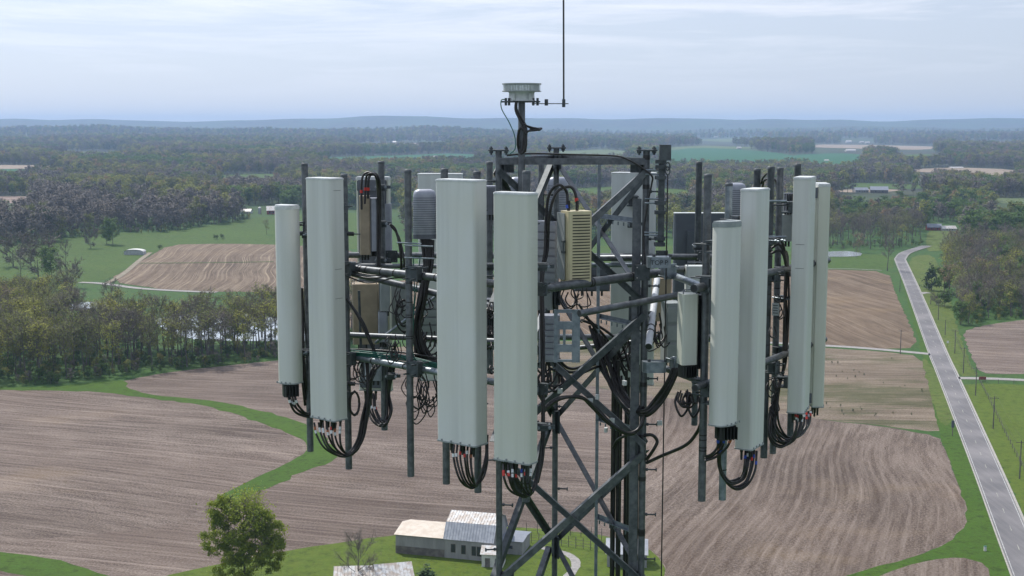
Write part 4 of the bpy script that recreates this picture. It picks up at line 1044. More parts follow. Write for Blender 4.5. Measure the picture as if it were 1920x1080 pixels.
hp(fl, pL0, pL1, .038); ties(fl, pL0, pL1, .038, (.14, .17, .25, .32, .47, .53, .62, .9, .93)); hp(fl, (632, 664, 13.25), (1008, 731, 11.5), .033, name='lower_face_pipe', mat='steel_light'); ties(fl, (632, 664, 13.25), (1008, 731, 11.5), .033, (.1, .2, .37, .6))
clampbox(fl, 656, 503, 13.02, -39); clampbox(fl, 657, 672, 13.02, -39); clampbox(fl, 780, 512, 12.42, -39); clampbox(fl, 781, 690, 12.42, -39); clampbox(fl, 1017, 541, 11.5, -20, .8); clampbox(fl, 1020, 728, 11.55, -20, .7)
hp(fl, (655, 511, 13.3), (935, 578, 12.5), .035, name='standoff_arm'); hp(fl, (655, 628, 13.4), (935, 640, 12.6), .03, name='standoff_arm')
hp(fl, (704, 643, 13.3), (830, 546, 13.2), .016, 'steel_light', 'tie_bar'); hp(fl, (660, 498, 13.8), (1000, 501, 13.6), .026, 'steel', 'tie_bar'); hp(fl, (673, 545, 13.5), (677, 660, 13.5), .014, 'steel_dark', 'tie_bar')
fr = thing('mount_frame', (W(1300, 541, 11.5).x, 12.6, CZ - 2.5), 'right facing pipe frame behind the right antennas', 'frame')
hp(fr, (1301, 541, 11.42), (1552, 488, 14.1), .037, ends=True); hp(fr, (1303, 728, 11.42), (1546, 636, 14.1), .034, ends=True, name='lower_face_pipe')
hp(fr, (1250, 512, 12.72), (1334, 544, 11.55), .034, 'steel_light', 'standoff_arm'); hp(fr, (1240, 688, 12.72), (1334, 722, 11.6), .034, 'steel', 'standoff_arm')
for px, py, Y, s in ((1326, 532, 11.62, 1.15), (1326, 728, 11.62, 1.1), (1446, 517, 12.95, .9), (1448, 690, 12.95, .9), (1470, 508, 13.4, .8), (1467, 658, 13.4, .8)): clampbox(fr, px, py, Y, 60, s)
hp(fr, (1086, 588, 11.62), (1284, 551, 12.3), .032, 'steel', 'brace_pipe'); 
bk = thing('mount_frame', (W(1100, 478, 14.4).x, 14.4, CZ - 2.5), 'rear pipe frame behind the lattice mast', 'frame')
hp(bk, (640, 478, 14.35), (1400, 482, 14.45), .034); hp(bk, (640, 632, 14.35), (1400, 632, 14.45), .034, name='lower_face_pipe')
hp(bk, (1010, 485, 13.9), (1215, 483, 13.0), .034, 'steel', 'standoff_arm'); hp(bk, (1005, 497, 13.4), (1215, 497, 13.2), .024, 'steel_light', 'tie_bar'); hp(bk, (1085, 652, 13.6), (1200, 640, 13.2), .026, 'steel', 'tie_bar')
hp(bk, (1240, 506, 12.9), (1330, 502, 14.2), .034, 'steel', 'standoff_arm')
for px in (735, 1240, 1318): clampbox(bk, px, 480, 14.25, 0, .9)
hub = thing('mount_frame', (XR, 12.4, CZ - 2.5), 'pipes and clamps joined round the right mast leg', 'frame')
hp(hub, (1002, 543, 11.55), (1236, 512, 12.62), .043, 'steel', 'standoff_arm'); ties(hub, (1002, 543, 11.55), (1236, 512, 12.62), .043, (.42, .44, .76, .80))
hp(hub, (1216, 650, 11.95), (1232, 524, 13.3), .034, 'white_pipe', 'white_pipe', ends=True); ties(hub, (1216, 650, 11.95), (1232, 524, 13.3), .036, (.2, .27))
for (px, py, lb) in ((1235, 491, 'collar_box'), (1226, 687, 'collar_box')):
    c = W(px, py, 12.15); MB().box(c, (.225, .14, .105), RZ(.06), .03).build(lb, M['steel_light'], hub)
    t_ = MB()
    for s_ in (-1, 1): t_.tube([c + Vector((s_ * .08 + .03, -.03, .05)), c + Vector((s_ * .08 + .03, -.03, .075))], .016, 6)
    t_.build('bolt', M['steel_dark'], hub)
clampbox(hub, 1250, 508, 12.5, 30, 1.0, 'steel_light'); clampbox(hub, 1268, 683, 12.4, 30, 1.0, 'steel_light'); clampbox(hub, 1203, 510, 12.3, 0, 1.0)
c = W(1235, 491, 12.15)
for ch, dx, dz, sz in (('TOP', -.085, -.02, .062), ('P', .048, -.02, .062)):
    fc = bpy.data.curves.new('stencil_text', 'FONT'); fc.body = ch; fc.size = sz; fc.extrude = .0006; ft = bpy.data.objects.new('stencil_text', fc); COL.objects.link(ft); fc.materials.append(M['stencil']); bpy.context.view_layer.update()
    fo = bpy.data.objects.new('stencil_text', bpy.data.meshes.new_from_object(ft.evaluated_get(bpy.context.evaluated_depsgraph_get()))); COL.objects.link(fo); bpy.data.objects.remove(ft)
    fo.parent = hub; fo.location = (c.x + dx - XR, c.y - .0725 + (dx * .06) - 12.4, c.z + dz - (CZ - 2.5)); fo.rotation_euler = (math.pi / 2, 0, .06)

# ---------------------------------------------------------------- hoist bar with chain and rope, right of the leg
hx = W(1241, 300, 12.3).x; zt = W(1241, 292, 12.3).z; zb = W(1241, 462, 12.3).z
o = thing('hoist_bar', (hx, 12.3, zb), 'vertical bar with a block and chain clamped right of the mast leg', 'hoist')
MB().box((hx, 12.3, (zt + zb) / 2), (.055, .055, zt - zb)).build('bar', M['steel_dark'], o)
MB().box((hx + .028, 12.28, W(1246, 286, 12.3).z), (.108, .09, .15), bev=.012).build('block', M['steel_dark'], o)
for py in (303, 313, 333, 380, 398, 447, 458): MB().box((hx - .01, 12.3, W(1241, py, 12.3).z), (.10, .09, .035)).build('clamp_plate', M['steel_dark'], o)
for py in (319, 327, 373, 381, 436, 441):
    MB().tube([(XR - .02, 12.32, W(1241, py, 12.3).z), (hx, 12.3, W(1241, py, 12.3).z)], .009, 6).build('threaded_rod', M['steel_light'], o)
ch = MB()
for i, py in enumerate((312, 320)):
    q = W(1252, py, 12.25); ring_ = [q + Vector((math.cos(a) * .022, math.sin(a) * .006 * (1 if i else -1), math.sin(a) * .038)) for a in [k * math.pi / 6 for k in range(13)]]; ch.tube(ring_, .007, 6, caps=False)
ch.build('chain', M['steel_dark'], o)
q = W(1252, 326, 12.25)
MB().tube([q, (q.x - .02, 12.25, 40), (q.x - .04, 12.25, .3)], .0065, 6).build('hoist_rope', M['rubber'], None, 'thin dark rope hanging straight down from the hoist', 'rope')

# ---------------------------------------------------------------- radio units
def radio(label, px, yt, yb, Y, w, d, phi, mat, style, handle=False, name='radio_unit', nf=9, feet=True):
    X = W(px, (yt + yb) / 2, Y).x; zt, zb = W(px, yt, Y).z, W(px, yb, Y).z; ph = math.radians(phi); R_ = RZ(ph); c = Vector((X, Y, (zt + zb) / 2)); h = zt - zb
    o = thing(name, (X, Y, zb), label, 'radio'); L_ = lambda a, b_, cc: c + R_ @ Vector((a, b_, cc))
    T = Matrix.Translation((X, Y, 0)) @ Matrix.Rotation(ph, 4, 'Z')
    if style == 'dome':
        prof = [(0, .78), (.02, .94), (.05, 1), (.80, 1), (.88, .985), (.94, .93), (.975, .83), (1, .6)]
        b_ = MB(); ol = outline(w, d, .05, .05, 4); n = len(ol); vs = [T @ Vector((x * s_, y * s_, zb + h * f)) for f, s_ in prof for x, y in ol]
        fs = [(k * n + i, k * n + (i + 1) % n, (k + 1) * n + (i + 1) % n, (k + 1) * n + i) for k in range(len(prof) - 1) for i in range(n)]
        b_.add(vs, fs, True); b_.add(vs[-n:], [tuple(range(n))], True); b_.add(vs[:n], [tuple(range(n))[::-1]]); b_.build('cover', M[mat], o)
        rb = MB()
        for k in range(16): rb.prism(outline(w * 1.02, d * 1.02, .05, .05, 4), zb + h * (.10 + .048 * k), zb + h * (.10 + .048 * k) + .0055, T, False)
        rb.build('ribs', M['alloy_dark'], o)  # dark bands stand for the shaded grooves between the pale ribs
        MB().prism(outline(w * 1.05, d * 1.05, .05, .05, 4), zb - .02, zb + h * .05, T, False).build('base', M['alloy_dark'], o)
        return o
    MB().box(c, (w, d, h), R_, .014).build('case', M[mat], o)
    if style == 'fins':
        f_ = MB()
        for i in range(nf): f_.box(L_((i - (nf - 1) / 2) * w / nf, -d / 2 - .02, 0), (.005, .045, h * .94), R_)
        f_.build('fins', M[mat], o)
    if style == 'slats':
        f_ = MB()
        for i in range(nf): f_.box(L_(0, -d / 2 - .006, (i - (nf - 1) / 2) * h * .92 / nf), (w * .92, .02, h / nf * .72), R_)
        f_.build('cooling_slats', M[mat], o)
    if style == 'vents':
        f_ = MB()
        for i in range(nf): f_.box(L_(w * .03, -d / 2 - .001, (i - (nf - 1) / 2) * h * .93 / nf), (w * .74, .004, .010), R_)
        f_.build('vent_slots', M['slot'], o)
        MB().box(L_(-w / 2 - .012, d * .25, -.0), (.012, d * .8, h * .94), R_).build('side_plate', M['grey_box'], o)
        k = MB()
        for s_ in (-1, 1): k.box(L_(-w / 2 - .02, -d * .12, s_ * .05), (.03, .035, .02), R_)
        k.box(L_(-w / 2 - .03, -d * .2, 0), (.01, .012, .12), R_); k.build('latch', M['steel_dark'], o)
    if handle:
        k = MB(); k.tube([L_(-w * .42, -d * .3, h / 2), L_(-w * .42, -d * .3, h / 2 + .04), L_(w * .42, -d * .3, h / 2 + .04), L_(w * .42, -d * .3, h / 2)], .006, 6, smooth=False); k.build('handle', M['alloy_dark'], o)
    if feet:
        for i in range(3): MB().tube([L_((i - 1) * w * .28, 0, -h / 2), L_((i - 1) * w * .28, 0, -h / 2 - .06)], .012, 8).build('connector', M['black'], o)
    return o
radio('beige box with horizontal vent slots at the centre of the mast head', 1080, 395, 527, 12.0, .24, .20, 22, 'beige', 'vents', nf=22, name='equipment_box')
radio('silver domed radio right of the free standing pipe', 796, 355, 443, 12.75, .225, .17, 5, 'alloy', 'dome')
radio('domed radio seen between the mast braces', 1046, 332, 422, 14.5, .23, .17, 0, 'alloy', 'dome')
radio('domed radio half hidden behind the beacon post', 972, 332, 400, 14.6, .20, .17, 0, 'alloy', 'dome')
radio('domed radio behind the pale right pipe', 1380, 343, 420, 14.2, .20, .17, 0, 'alloy', 'dome')
radio('finned grey radio in the gap left of the nearest antenna', 918, 348, 402, 13.4, .13, .12, 0, 'alloy', 'fins', nf=8)
radio('dark finned radio low in the gap left of the nearest antenna', 920, 560, 645, 12.9, .12, .14, 0, 'alloy_dark', 'fins', nf=6)
radio('slim tan box on the back of the rear left antenna', 684, 367, 477, 13.75, .115, .10, 6, 'tan', 'plain', name='equipment_box')
radio('slim silver radio beside the slim tan box', 701, 371, 470, 13.8, .075, .14, 6, 'alloy', 'plain')
radio('pale grey flat radio behind the rear left pipe', 727, 382, 490, 14.3, .09, .1, 0, 'alloy', 'plain')
radio('large tan cabinet below the left pipe frame', 686, 531, 643, 13.85, .285, .2, 4, 'tan', 'plain', True, 'cabinet')
radio('grey upper box on the side of the tan cabinet', 722, 531, 582, 13.7, .105, .14, 4, 'grey_box', 'plain', name='equipment_box')
radio('grey lower radio on the side of the tan cabinet', 718, 584, 640, 13.7, .10, .12, 4, 'alloy', 'plain')
radio('grey radio hidden behind the free standing pipe', 750, 532, 625, 14.1, .18, .14, 0, 'grey_box', 'plain')
radio('pale radio between free pipe and broad antenna', 806, 545, 640, 13.9, .19, .14, 0, 'grey_box', 'slats', nf=6)
radio('small domed grey radio left of the lower pipe', 700, 665, 712, 14.0, .18, .12, 0, 'alloy', 'plain')
radio('slatted radio behind the beige vented box', 1026, 414, 528, 12.35, .20, .16, -8, 'alloy', 'slats', nf=7)
radio('slatted radio behind the grey ladder bracket', 1030, 590, 676, 12.3, .20, .16, 0, 'alloy', 'slats', nf=7)
radio('white fronted radio with handle before the right pipe', 1289, 550, 682, 11.75, .155, .15, 14, 'radome_green', 'plain', True)
radio('white radio behind the upper right standoff', 1302, 498, 545, 13.4, .19, .16, 0, 'radome_far', 'plain', True)
radio('beige grey cabinet behind the white fronted radio', 1258, 566, 676, 13.0, .16, .22, 10, 'grey_box', 'slats', nf=3, name='cabinet')
radio('tan cabinet behind the right mast leg', 1240, 520, 600, 14.0, .20, .2, 0, 'tan', 'plain', name='cabinet')
radio('dark radio between the two rear right pipes', 1478, 362, 398, 13.95, .10, .1, 0, 'alloy_dark', 'fins', nf=4)
radio('grey radio below the dark one at the rear right', 1474, 402, 452, 13.95, .12, .1, 0, 'grey_box', 'plain')
radio('dark grey radio behind the lattice braces', 1110, 500, 545, 14.3, .40, .12, 0, 'alloy_dark', 'slats', nf=3)
radio('grey boxed radio left of the mast leg foot bracket', 1020, 545, 580, 13.6, .19, .14, 0, 'grey_box', 'plain')
# black back half and connector blocks
for px, yt, yb, Y, w, lb in ((1306, 552, 690, 11.85, .07, 'black heat sink behind the white fronted radio'), (1360, 797, 822, 11.5, .17, 'black connector block under the short right antenna'), (545, 720, 742, 13.2, .16, 'black connector block under the narrow left antenna'),
                             (1287, 683, 706, 11.75, .13, 'black connector block under the white fronted radio')):
    radio(lb, px, yt, yb, Y, w, .12, 20, 'black', 'fins', nf=5, name='connector_block', feet=False)
# ladder-like bracket plate
c = W(1063, 630, 11.85); fb = thing('bracket_frame', c, 'grey ladder shaped bracket plate right of the nearest antenna', 'bracket')
for dx, w_ in ((-.105, .035), (.085, .075)): MB().box(c + Vector((dx, 0, 0)), (w_, .03, .50)).build('upright', M['steel_light'], fb)
for dz, h_ in ((.235, .03), (.10, .075), (-.115, .07), (-.235, .02)): MB().box(c + Vector((-.01, .003, dz)), (.17, .026, h_)).build('crossbar', M['steel_light'], fb)
MB().box(c + Vector((-.025, .0, -.01)), (.025, .02, .15)).build('middle_bar', M['steel_light'], fb)
for i, (px, py) in enumerate([(1237, 793), (1136, 806), (1148, 788), (1107, 751), (1120, 744), (1171, 718), (1050, 733)]):
    c = W(px, py, 12.3); b_ = MB(); b_.box(c, (.05, .03, .045), RZ(.3 + i), .006); b_.tube([c + Vector((0, -.016, 0)), c + Vector((0, -.02, 0))], .009, 8)
    b_.build('cable_clamp', M['cap'], None, 'small pale cable clamp on the mast bracing', 'clamp', 'pale clamps on the mast bracing')
# long strap rods from pipes
for px, py, px2, Y in ((758, 460, 812, 12.35), (758, 483, 815, 12.35), (744, 455, 790, 12.4)):
    MB().tube([W(px, py, Y), W(px2, py + 2, Y)], .008, 6).build('threaded_rod', M['steel_light'], None, 'thin threaded rod clamping the domed radio to the pipe', 'rod', 'rods clamping the domed radio')
for px, py, px2, Y in ((1436, 377, 1475, 13.1), (1434, 444, 1474, 13.1), (1434, 447, 1470, 13.1)):
    MB().tube([W(px, py, Y), W(px2, py, Y)], .013, 6).build('threaded_rod', M['steel_light'], None, 'short threaded rod across the dark taped pipe', 'rod', 'rods across the dark taped pipe')
s_ = W(1454, 580, 13.0); o = thing('warning_sign', s_, 'small grey notice plate strapped to the lighter rear pipe', 'sign')
MB().box(s_, (.07, .004, .13), RZ(-.5)).build('plate', M['grey_box'], o)
for i in range(4): MB().box(s_ + RZ(-.5) @ Vector((0, -.003, .04 - i * .026)), (.05, .001, .008), RZ(-.5)).build('text_line', M['black'], o)

for px, py, Y, ph, lb in ((575, 440, 13.3, -30, 'pipe clamp high between the narrow and wide left antennas'), (576, 660, 13.3, -30, 'pipe clamp low between the narrow and wide left antennas'), (714, 488, 13.95, 0, 'heavy clamp on the rear left pipe below the tan box'), (714, 352, 13.95, 0, 'clamp at the top of the rear left pipe'), (716, 420, 13.95, 0, 'middle clamp of the rear left pipe'),
                          (733, 705, 13.9, 0, 'clamp low on the rear left pipe'), (1447, 452, 13.05, 40, 'clamp on the dark taped pipe'), (1466, 560, 13.3, 40, 'clamp on the lighter rear pipe above its sign'), (1185, 421, 14.4, 0, 'small clamp on the back of the pale rear antenna'), (920, 500, 12.6, 0, 'clamp in the gap left of the nearest antenna'),
                          (1016, 500, 11.6, 0, 'clamp right of the nearest antenna'), (1018, 800, 11.55, 0, 'low clamp right of the nearest antenna'), (1308, 462, 14.3, 0, 'clamp on the tall dark pipe before the grey antenna')):
    c = W(px, py, Y); o = thing('pipe_clamp', c, lb, 'clamp'); R_ = RZ(math.radians(ph))
    b_ = MB(); b_.box(c, (.10, .07, .07), R_, .015); b_.box(c + R_ @ Vector((.03, -.05, .01)), (.16, .02, .035), R_); b_.build('jaw', M['steel_dark'], o)
    b_ = MB()
    for s_ in (-.045, .06): b_.tube([c + R_ @ Vector((s_, -.13, .01)), c + R_ @ Vector((s_, .09, .01))], .008, 6); b_.tube([c + R_ @ Vector((s_, -.10, .01)), c + R_ @ Vector((s_, -.085, .01))], .016, 6)
    b_.build('bolt', M['steel_light'], o)
for px, py, Y, lb in ((660, 438, 12.85, 'black tilt motor plug on the side of the wide left antenna'), (662, 719, 12.85, 'black plug low on the side of the wide left antenna')):
    c = W(px, py, Y); o = thing('tilt_motor', c, lb, 'motor'); MB().tube([c - Vector((.05, 0, 0)), c + Vector((.02, 0, -.003))], .022, 10).build('housing', M['black'], o); MB().tube([c + Vector((.02, 0, -.003)), c + Vector((.085, 0, -.006))], .007, 6).build('rod', M['steel_dark'], o)
# ---------------------------------------------------------------- cable runs (photo positions with their real depth)
Wt = ['white', 'orange', 'red', 'blue', 'white']
fan([(589, 792, 12.75), (593, 815, 12.72), (612, 843, 12.7), (645, 856, 12.8), (674, 838, 12.9), (687, 800, 12.95), (690, 735, 13.), (686, 680, 13.1)],
    [(638, 792, 12.75), (637, 815, 12.72), (641, 838, 12.75), (654, 850, 12.85), (668, 826, 12.9), (677, 785, 12.95), (688, 730, 13.), (690, 675, 13.1)], 7, .0105, 'black jumper cable fanning under the wide left antenna', 'jumpers under the wide left antenna', ties=((.09, ['orange', 'red', 'white']), (.13, ['white'])))
fan([(538, 725, 13.2), (541, 748, 13.15), (556, 772, 13.2), (580, 781, 13.3), (590, 770, 13.4)], [(552, 728, 13.2), (553, 748, 13.15), (562, 766, 13.2), (578, 776, 13.3), (590, 760, 13.4)], 4, .012, 'black jumper cable under the narrow left antenna', 'jumpers under the narrow left antenna', ties=((.35, ['white']),))
fan([(560, 545, 13.4), (566, 600, 13.4), (563, 660, 13.35), (566, 720, 13.35), (572, 760, 13.4)], [(566, 540, 13.4), (569, 600, 13.4), (569, 660, 13.35), (572, 700, 13.35), (574, 740, 13.4)], 3, .014, 'thick black hose in the gap by the narrow left antenna', 'hoses by the narrow left antenna')
fan([(851, 833, 11.7), (852, 862, 11.65), (864, 900, 11.65), (884, 915, 11.75), (903, 898, 11.85), (912, 862, 11.9), (911, 825, 11.95)], [(884, 833, 11.7), (884, 862, 11.65), (887, 892, 11.65), (894, 910, 11.75), (905, 880, 11.85), (913, 850, 11.9), (914, 815, 11.95)], 6, .0105, 'black jumper cable under the broad centre antenna', 'jumpers under the broad centre antenna', ties=((.12, ['red', 'orange', 'white']),))
fan([(944, 870, 11.3), (946, 898, 11.25), (958, 922, 11.3), (982, 932, 11.4), (1000, 916, 11.5), (1008, 880, 11.55), (1016, 830, 11.6)], [(996, 870, 11.3), (993, 895, 11.25), (992, 912, 11.3), (998, 925, 11.4), (1008, 900, 11.5), (1013, 870, 11.55), (1018, 820, 11.6)], 7, .0105, 'black jumper cable under the nearest antenna', 'jumpers under the nearest antenna', ties=((.10, ['red', 'white', 'blue']), (.15, ['white', 'red'])))
fan([(1398, 845, 11.9), (1396, 870, 11.85), (1388, 893, 11.85), (1366, 900, 11.8), (1350, 876, 11.75), (1346, 845, 11.7), (1350, 815, 11.6)], [(1419, 845, 11.9), (1414, 882, 11.85), (1402, 910, 11.85), (1378, 918, 11.8), (1357, 896, 11.75), (1350, 860, 11.7), (1362, 815, 11.6)], 6, .0105, 'black cable looping between the two front right antennas', 'loops under the front right antennas', ties=((.09, ['blue', 'white', 'red']), (.94, ['blue', 'orange'])))
fan([(1346, 818, 11.5), (1346, 838, 11.55), (1336, 852, 11.6), (1322, 856, 11.62)], [(1372, 818, 11.5), (1362, 840, 11.5), (1345, 855, 11.6), (1322, 864, 11.62)], 3, .011, 'short black cable tied to the thick right pipe', 'cables tied to the thick right pipe', ties=((.2, ['blue', 'orange']),))
fan([(1492, 776, 13.1), (1492, 800, 13.05), (1482, 828, 13.05), (1460, 838, 13.05), (1444, 824, 13.05), (1441, 788, 13.1), (1451, 748, 13.15), (1466, 705, 13.2), (1471, 640, 13.2), (1470, 560, 13.2), (1474, 470, 13.3)],
    [(1520, 770, 13.7), (1517, 795, 13.6), (1503, 815, 13.4), (1478, 818, 13.2), (1460, 795, 13.1), (1458, 760, 13.1), (1463, 720, 13.15), (1473, 680, 13.2), (1477, 640, 13.2), (1478, 560, 13.2), (1477, 480, 13.3)], 8, .0108, 'long black cable looping under the last right antennas', 'loops under the last right antennas', ties=((.035, ['blue', 'red', 'white']), (.05, ['red', 'white'])))
fan([(1448, 455, 13.1), (1462, 448, 13.1), (1472, 465, 13.1), (1477, 500, 13.15)], [(1446, 475, 13.1), (1462, 472, 13.1), (1472, 492, 13.1), (1476, 540, 13.15)], 3, .013, 'black cable arching between the rear right pipes', 'arching cables between the rear right pipes')
fan([(1427, 345, 13.9), (1431, 332, 13.8), (1442, 329, 13.7), (1440, 380, 13.7)], [(1430, 350, 13.9), (1434, 338, 13.8), (1455, 336, 13.7), (1457, 360, 13.7)], 2, .010, 'black cable looped over the top of the dark right pipes', 'loops over the dark right pipes')
fan([(688, 738, 14.3), (690, 765, 14.2), (699, 788, 14.1), (712, 799, 14.0), (720, 790, 14.)], [(704, 738, 14.3), (705, 762, 14.2), (712, 784, 14.1), (720, 796, 14.0), (726, 788, 14.)], 5, .0115, 'black jumper cable under the rear left antenna', 'jumpers under the rear left antenna', ties=((.3, ['red', 'white']),))
fan([(741, 640, 14.1), (740, 690, 14.1), (731, 735, 14.1), (736, 770, 14.05), (724, 798, 14.)], [(737, 660, 14.1), (729, 700, 14.1), (726, 740, 14.1), (728, 775, 14.05), (718, 802, 14.)], 4, .0125, 'black hose hanging right of the rear left antenna', 'hoses right of the rear left antenna')
fan([(705, 682, 13.3), (694, 700, 13.2), (690, 740, 13.2), (682, 790, 13.1), (668, 830, 13.1), (655, 850, 13.0)], [(712, 684, 13.3), (697, 708, 13.2), (693, 760, 13.2), (686, 800, 13.1), (674, 838, 13.1), (660, 852, 13.0)], 3, .015, 'thick black hose dropping from the lower left pipe', 'hoses dropping from the lower left pipe')
fan([(1064, 388, 11.98), (1062, 360, 11.98), (1048, 347, 11.98), (1030, 365, 11.98), (1024, 410, 12.0), (1022, 470, 12.0), (1015, 520, 11.95), (1016, 640, 11.7), (1017, 760, 11.6), (1015, 850, 11.6), (1004, 905, 11.55)],
    [(1083, 388, 11.98), (1078, 360, 11.98), (1066, 350, 11.98), (1043, 362, 11.98), (1030, 405, 12.0), (1026, 470, 12.0), (1018, 520, 11.95), (1019, 640, 11.7), (1019, 760, 11.6), (1018, 850, 11.6), (1008, 905, 11.55)], 2, .015, 'black cable arching from the beige box down behind the nearest antenna', 'two cables from the beige box', ties=((.03, ['red', 'blue']),), jit=.5)
for px in (1066, 1082): radio('black plug of the beige box', px, 376, 395, 11.98, .03, .03, 0, 'black', 'plain', name='cable_plug', feet=False)['group'] = 'plugs on the beige box'
fan([(678, 393, 13.6), (677, 340, 13.6), (686, 324, 13.6), (703, 330, 13.6), (708, 360, 13.7), (709, 420, 13.7), (708, 500, 13.7)], [(690, 372, 13.6), (692, 335, 13.6), (700, 325, 13.6), (709, 334, 13.6), (711, 370, 13.7), (712, 430, 13.7), (711, 500, 13.7)], 3, .013, 'black cable arching over the rear left antenna top', 'arching cables over the rear left antenna', ties=((.1, ['red']),))
fan([(731, 420, 12.9), (742, 430, 12.9), (750, 455, 12.9), (754, 490, 12.9), (752, 520, 13.)], [(733, 424, 12.9), (744, 436, 12.9), (752, 460, 12.9), (757, 490, 12.9), (756, 520, 13.)], 2, .012, 'black hose bending left of the free standing pipe', 'hoses left of the free standing pipe')
fan([(790, 445, 12.9), (796, 500, 12.85), (785, 560, 12.8), (776, 620, 12.8), (785, 670, 12.8), (805, 690, 12.8)], [(812, 450, 12.9), (808, 500, 12.85), (798, 560, 12.8), (790, 620, 12.8), (802, 660, 12.8), (822, 680, 12.8)], 9, .015, 'thick black cable in the trunk right of the free pipe', 'trunk cables right of the free pipe', jit=3)
fan([(775, 480, 12.55), (776, 540, 12.55), (774, 600, 12.5), (773, 660, 12.5), (790, 690, 12.45)], [(788, 480, 12.55), (780, 560, 12.55), (776, 600, 12.5), (778, 670, 12.5), (815, 692, 12.45)], 2, .006, 'thin green cable running down the free standing pipe', 'green cables on the free pipe', 'fibre')
fan([(640, 655, 13.15), (700, 662, 12.9), (760, 670, 12.75), (822, 682, 12.5)], [(640, 664, 13.15), (700, 672, 12.9), (760, 682, 12.75), (822, 690, 12.5)], 6, .0075, 'green cable lying along the lower left pipe', 'green cables on the lower left pipe', 'fibre', jit=3)
fan([(640, 655, 13.25), (700, 658, 13.0), (760, 664, 12.85), (822, 672, 12.6)], [(640, 668, 13.2), (700, 674, 13.0), (760, 684, 12.8), (822, 694, 12.55)], 4, .011, 'black cable lying along the lower left pipe', 'black cables on the lower left pipe', jit=3)
fan([(655, 508, 13.0), (700, 515, 12.85), (740, 518, 12.7), (790, 525, 12.5)], [(655, 520, 13.0), (690, 528, 12.85), (745, 522, 12.7), (790, 530, 12.5)], 3, .008, 'black cable under the upper left pipe', 'cables under the upper left pipe', jit=3)
fan([(650, 560, 13.0), (672, 595, 13.0), (692, 635, 13.0), (706, 668, 13.)], [(654, 566, 13.0), (680, 605, 13.0), (697, 645, 13.0), (708, 668, 13.)], 3, .013, 'slanting black hose behind the wide left antenna', 'slanting hoses behind the wide left antenna', jit=1)
RR_ = random.Random(21)
def tangle(n, cx, cy, sx, sy, Y, r, label, group, size=(10, 26), mat='rubber', seed=3):
    R = random.Random(seed)
    for i in range(n):
        x, y = cx + R.uniform(-sx, sx), cy + R.uniform(-sy, sy); a, b_ = R.uniform(*size), R.uniform(*size) * 1.3; y0 = R.uniform(.7, 2.2)
        pts = [(x - a * .6, y - b_, Y), (x - a, y, Y - .04), (x - a * .2, y + b_ * y0 * .7, Y - .06), (x + a * .8, y + b_ * .3, Y), (x + a * .5 + R.uniform(-4, 4), y - b_ * 1.1, Y + .05)]
        cable(pts, r * R.uniform(.8, 1.2), mat, label, group, 7, n=5)
tangle(9, 752, 570, 10, 22, 12.6, .006, 'thin black wire coiled left of the free pipe', 'wires coiled left of the free pipe', (8, 18))
tangle(8, 680, 695, 28, 8, 13.1, .006, 'thin black wire looping under the lower left pipe', 'wires under the lower left pipe', (8, 20), seed=5)
tangle(14, 795, 738, 22, 26, 12.6, .006, 'thin black wire dangling beside the broad antenna foot', 'wires dangling by the broad antenna', (8, 22), seed=6)
tangle(14, 796, 620, 18, 50, 12.9, .008, 'black wire tangled between free pipe and broad antenna', 'wires between free pipe and broad antenna', (8, 18), seed=7)
tangle(7, 750, 650, 18, 20, 12.6, .006, 'thin black wire crossing the lower pipe', 'wires crossing the lower pipe', (6, 14), seed=8)
tangle(10, 919, 640, 4, 70, 12.2, .009, 'black wire in the gap left of the nearest antenna', 'wires left of the nearest antenna', (4, 9), seed=9)
tangle(9, 1233, 630, 20, 22, 12.9, .008, 'dark wire behind the white pipe', 'wires behind the white pipe', (8, 18), seed=10)
tangle(10, 1165, 660, 22, 30, 13.2, .010, 'black wire behind the lattice braces', 'wires behind the lattice braces', (8, 20), seed=12)
tangle(8, 1292, 745, 16, 16, 11.8, .0105, 'black cable looping under the white fronted radio', 'loops under the white fronted radio', (6, 16), seed=13)
tangle(5, 1456, 600, 8, 60, 13.1, .007, 'thin wire along the rear right pipes', 'wires along the rear right pipes', (5, 9), seed=14)
tangle(6, 1450, 745, 8, 30, 13.1, .007, 'thin wire low on the rear right pipes', 'wires low on the rear right pipes', (5, 10), seed=15)
tangle(6, 1075, 560, 30, 10, 12.3, .007, 'thin wire below the beige box', 'wires below the beige box', (8, 22), seed=16)
tangle(6, 1030, 700, 16, 20, 12.4, .012, 'black hose under the slatted radio', 'hoses under the slatted radio', (10, 22), seed=17)
coil(665, 755, 12.95, 9, 22, 4, .0105, 'small black cable coil right of the wide left antenna foot')
coil(757, 595, 12.7, 16, 30, 3, .0085, 'loose black coil left of the free standing pipe', seed=3)
coil(785, 735, 12.7, 17, 32, 3, .006, 'loose thin coil hanging by the free pipe', seed=5)
coil(978, 262, 12.24, 8, 24, 5, .011, 'bundled black cable hung on the beacon post', seed=2)
